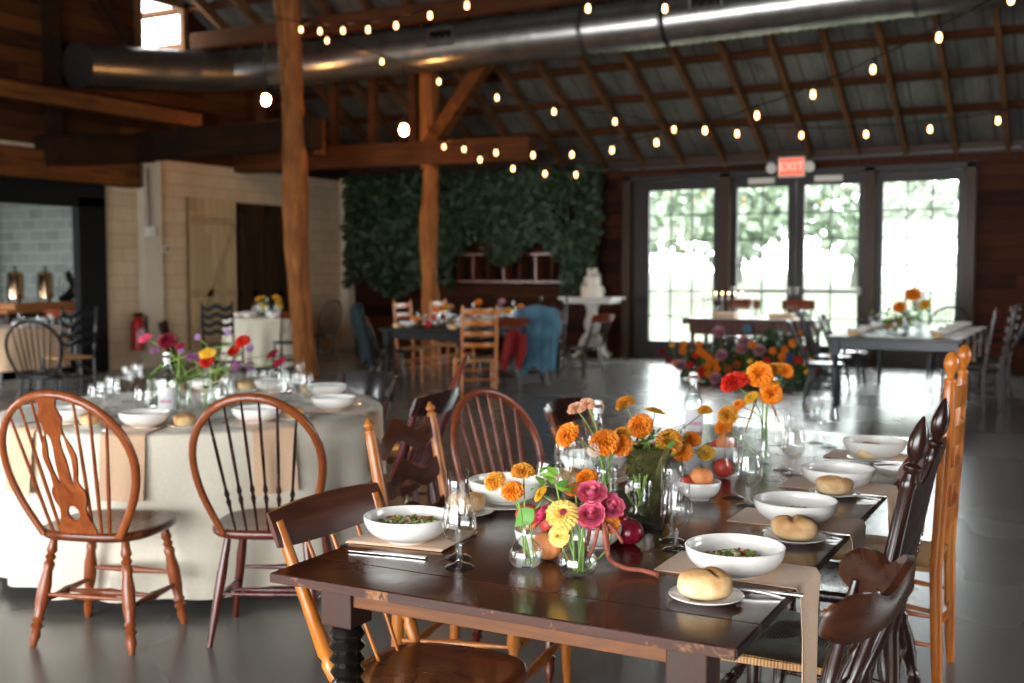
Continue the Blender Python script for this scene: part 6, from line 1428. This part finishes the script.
# tables behind, with beige cloths
def far_round(px, py, R, label, cl, seed, n_fl, fl_mats, grp, chairs=()):
    c = at(px, py, TZ); t = thing('round_table', label, 'table', (c.x, c.y, 0)); MB().lathe([(0, .71), (R-.02, .71), (R-.02, .745), (0, .745)], 32).build('tabletop', 'board_brown', t)
    for k in range(4): MB().tube([(.4*R*math.cos(k*PI/2), .4*R*math.sin(k*PI/2), .71), (.5*R*math.cos(k*PI/2), .5*R*math.sin(k*PI/2), 0)], .02, 8).build('leg', 'galv_dark', t)
    cloth('tablecloth', cl, Vector((c.x, c.y, 0)), R, TZ, .7, 'cloth_cream' if seed % 2 else 'cloth_tan', seed, 14, 160)
    q = random.Random(seed)
    for k in range(7):
        a_ = 2*PI*k/7+.3; d = R-.22; p = Vector((c.x+d*math.cos(a_), c.y+d*math.sin(a_), TZ+.003)); put(bowlp, 'white bowl on the %s' % grp, p, 0, 'bowls on the '+grp); goblet('clear stemmed glass on the %s' % grp, (c.x+(d-.22)*math.cos(a_+.2), c.y+(d-.22)*math.sin(a_+.2), TZ+.002), 'glasses on the '+grp); flute('clear stemmed glass on the %s' % grp, (c.x+(d-.24)*math.cos(a_-.1), c.y+(d-.24)*math.sin(a_-.1), TZ+.002), 'glasses on the '+grp)
    for k in range(n_fl):
        a_ = q.uniform(0, 6.28); h = Vector((c.x+.35*R*q.random()**.5*math.cos(a_), c.y+.35*R*math.sin(a_), TZ+q.uniform(.14, .3))); flower('marigold' if k % 2 else 'flat', fl_mats[k % len(fl_mats)], h, (h.x, h.y, TZ+.01), .05, 'bloom of the low arrangement on the %s' % grp, 'blooms on the '+grp, up=(q.uniform(-.5, .5), -.6, .8), leaf=[(.7, k, .12, 'leaf_green'), (.4, k*2, .12, 'leaf_green')], sr=.004)
    bottle('clear bottle on the %s' % grp, (c.x+.2, c.y-.2, TZ), .29)
    for kd, dd, a_, lb in chairs:
        chair(kd, {'navy_ladder': K_N, 'orange_flat': K_O, 'cherry_crest': K_Q, 'ebony_bow': K_P}[kd], lb, (c.x+dd*math.cos(a_), c.y+dd*math.sin(a_)), a_+PI/2)
    return c
far_round(266, 317, .62, 'small round table under a cream cloth beside the barn doors', 'cream cloth falling over the small round table beside the barn doors', 21, 9, ['fl_gold', 'fl_gold', 'fl_yellow'], 'small round table beside the barn doors',
          [('cherry_crest', 1.0, -.55, 'brown chair right of the crooked log post'), ('ebony_bow', 1.05, 1.4, 'dark chair between the small round table and the dark barn door')])
far_round(352, 302, .85, 'round table with tan cloth in the far corner below the ivy', 'tan cloth over the round table in the far corner', 22, 8, ['fl_gold', 'fl_yellow', 'fl_orange'], 'round table in the far corner', [('cherry_crest', 1.15, -1.9, 'brown chair before the far corner table, left one'), ('orange_flat', 1.15, -1.1, 'orange chair before the far corner table'), ('cherry_crest', 1.15, -2.8, 'brown chair at the left of the far corner table')])
far_round(520, 303, .85, 'round table with cream cloth below the shelf left of the cake', 'cream cloth over the round table left of the cake', 23, 8, ['fl_orange', 'fl_peach', 'fl_rust'], 'round table left of the cake', [('cherry_crest', 1.15, -2.2, 'brown chair at the left front of the table left of the cake'), ('ebony_bow', 1.15, -.6, 'dark chair at the right of the table left of the cake')])
lp_ = at(178, 366, 0); bd = thing('leaning_board', 'dark board leaning on the cream wall right of the fire extinguisher', 'board', (lp_.x-.1, lp_.y, 0)); o = B((0, 0, .36), (.04, .16, .72)).build('board', 'walnut_dark', bd, 0, .004); o.rotation_euler = (.28, 0, 0)

c = at(218, 376, 0); chair('navy_ladder', K_N, 'black wavy ladder-back chair before the closed cream barn door', (c.x, c.y+.1), HEAD(28))

# ---------------------------------------------------------------- annex furniture
ua = onx(45, 318, -14.6); t = simple_table('serving_table', 'brown wooden serving table with coffee urns in the side room', (-14.75, ua.y-.1, 0), 1.5, .75, 'board_brown', 'walnut_dark', h=.86)
m = MB(); m.box((0, 0, .05), (.5, 1.15, .1)); o = m.build('wooden_riser', 'board_brown', None, 0, .01, (-14.75, ua.y-.05, .862)); tag(o, 'reddish wooden riser under the coffee urns in the side room', 'riser')
for px, lb in ((16, 'left polished coffee urn in the side room'), (46, 'right polished coffee urn in the side room')):
    u_ = onx(px, 305, -14.7); t = thing('coffee_urn', lb, 'coffee urn', (-14.7, u_.y, .965))
    MB().lathe([(0, .05), (.1, .05), (.12, .07), (.12, .42), (.125, .43), (.115, .46), (.05, .49), (.02, .5), (0, .5)], 28).build('body', 'urn_brass', t); MB().lathe([(0, .52), (.02, .52), (.026, .55), (0, .57)], 14).build('lid_knob', 'black_iron', t)
    for k in range(3): MB().tube([(.08*math.cos(k*2.1), .08*math.sin(k*2.1), .06), (.11*math.cos(k*2.1), .11*math.sin(k*2.1), 0)], .012, 6).build('foot', 'black_iron', t)
    MB().tube([(.11, 0, .12), (.18, 0, .12), (.18, 0, .08)], .012, 8).build('tap', 'black_iron', t)
    for s in (-1, 1): MB().tube([(0, s*.11, .32), (0, s*.15, .3), (0, s*.15, .22), (0, s*.115, .2)], .008, 6).build('handle', 'black_iron', t)
fn_ = onx(71, 291, -15.5); t = thing('pedestal_fan', 'large round pedestal fan in the side room partly behind the black post', 'fan', (-15.5, fn_.y, 0)); hz = fn_.z
MB().lathe([(0, 0), (.22, 0), (.22, .02), (.03, .05), (.022, hz-.1), (0, hz-.1)], 20).build('stand', 'black_iron', t)
fp = Vector((.1, 0, hz))
m = MB()
for R_ in (.1, .2, .3, .4): m.tube([fp+Vector((.06, R_*math.cos(k*PI/18), R_*math.sin(k*PI/18))) for k in range(36)], .006, 5, True)
for k in range(18): a_ = k*PI/9; m.tube([fp+Vector((.07, 0, 0)), fp+Vector((.05, .41*math.cos(a_), .41*math.sin(a_)))], .0035, 4)
m.build('cage', 'black_iron', t); MB().lathe([(0, -.12), (.08, -.1), (.09, .02), (.03, .06), (0, .06)], 16, a=fp, b=fp+Vector((1, 0, 0))).build('hub', 'urn_brass', t)
for k in range(4):
    a_ = k*PI/2+.5; MB().grid(lambda u, v, s: fp+Vector((.02+.04*(v-.5)+(.004 if s else 0), (.06+.3*u)*math.cos(a_)-(v-.5)*.16*math.sin(a_), (.06+.3*u)*math.sin(a_)+(v-.5)*.16*math.cos(a_))), 6, 4, True).build('blade', 'fan_blade', t)
c = at(27, 423, 0); chair('ebony_bow', None, 'black bow-back chair before the doorway of the side room at the far left', (c.x, c.y+.2), HEAD(34))
c = at(76, 394, 0); chair('navy_rush', lambda: chair_ladder('ebony', 'ebony', 'rush_gold', 1.05, 4, 1, 'small', .15, .44, .018, .06), 'black ladder-back chair with golden rush seat by the black doorway post', (c.x-.1, c.y), HEAD(75))
c = at(64, 372, 0); chair('cherry_crest', None, 'brown crest chair inside the side room doorway', (c.x-.3, c.y+.4), HEAD(20))
ct = at(18, 327, .76); far = thing('round_table', 'round table with tan cloth in the side room behind the black bow-back chair', 'table', (ct.x, ct.y, 0)); MB().lathe([(0, .71), (.53, .71), (.53, .745), (0, .745)], 32).build('tabletop', 'board_brown', far)
for k in range(4): MB().tube([(.3*math.cos(k*PI/2), .3*math.sin(k*PI/2), .71), (.35*math.cos(k*PI/2), .35*math.sin(k*PI/2), 0)], .02, 8).build('leg', 'galv_dark', far)
cloth('tablecloth', 'tan cloth over the round table in the side room doorway', Vector((ct.x, ct.y, 0)), .55, TZ, .5, 'cloth_tan', 24, 12, 140)
for k in range(5): a_ = 1.2*k; goblet('clear stemmed glass on the tan cloth in the side room doorway', (ct.x+.4*math.cos(a_), ct.y+.4*math.sin(a_), TZ+.002), 'glasses in the side room doorway')
for s in (-1, 1): put(bowlp, '%s white bowl on the tan cloth in the side room doorway' % ('left' if s < 0 else 'right'), (ct.x+s*.25, ct.y-.25+s*.1, TZ+.003))
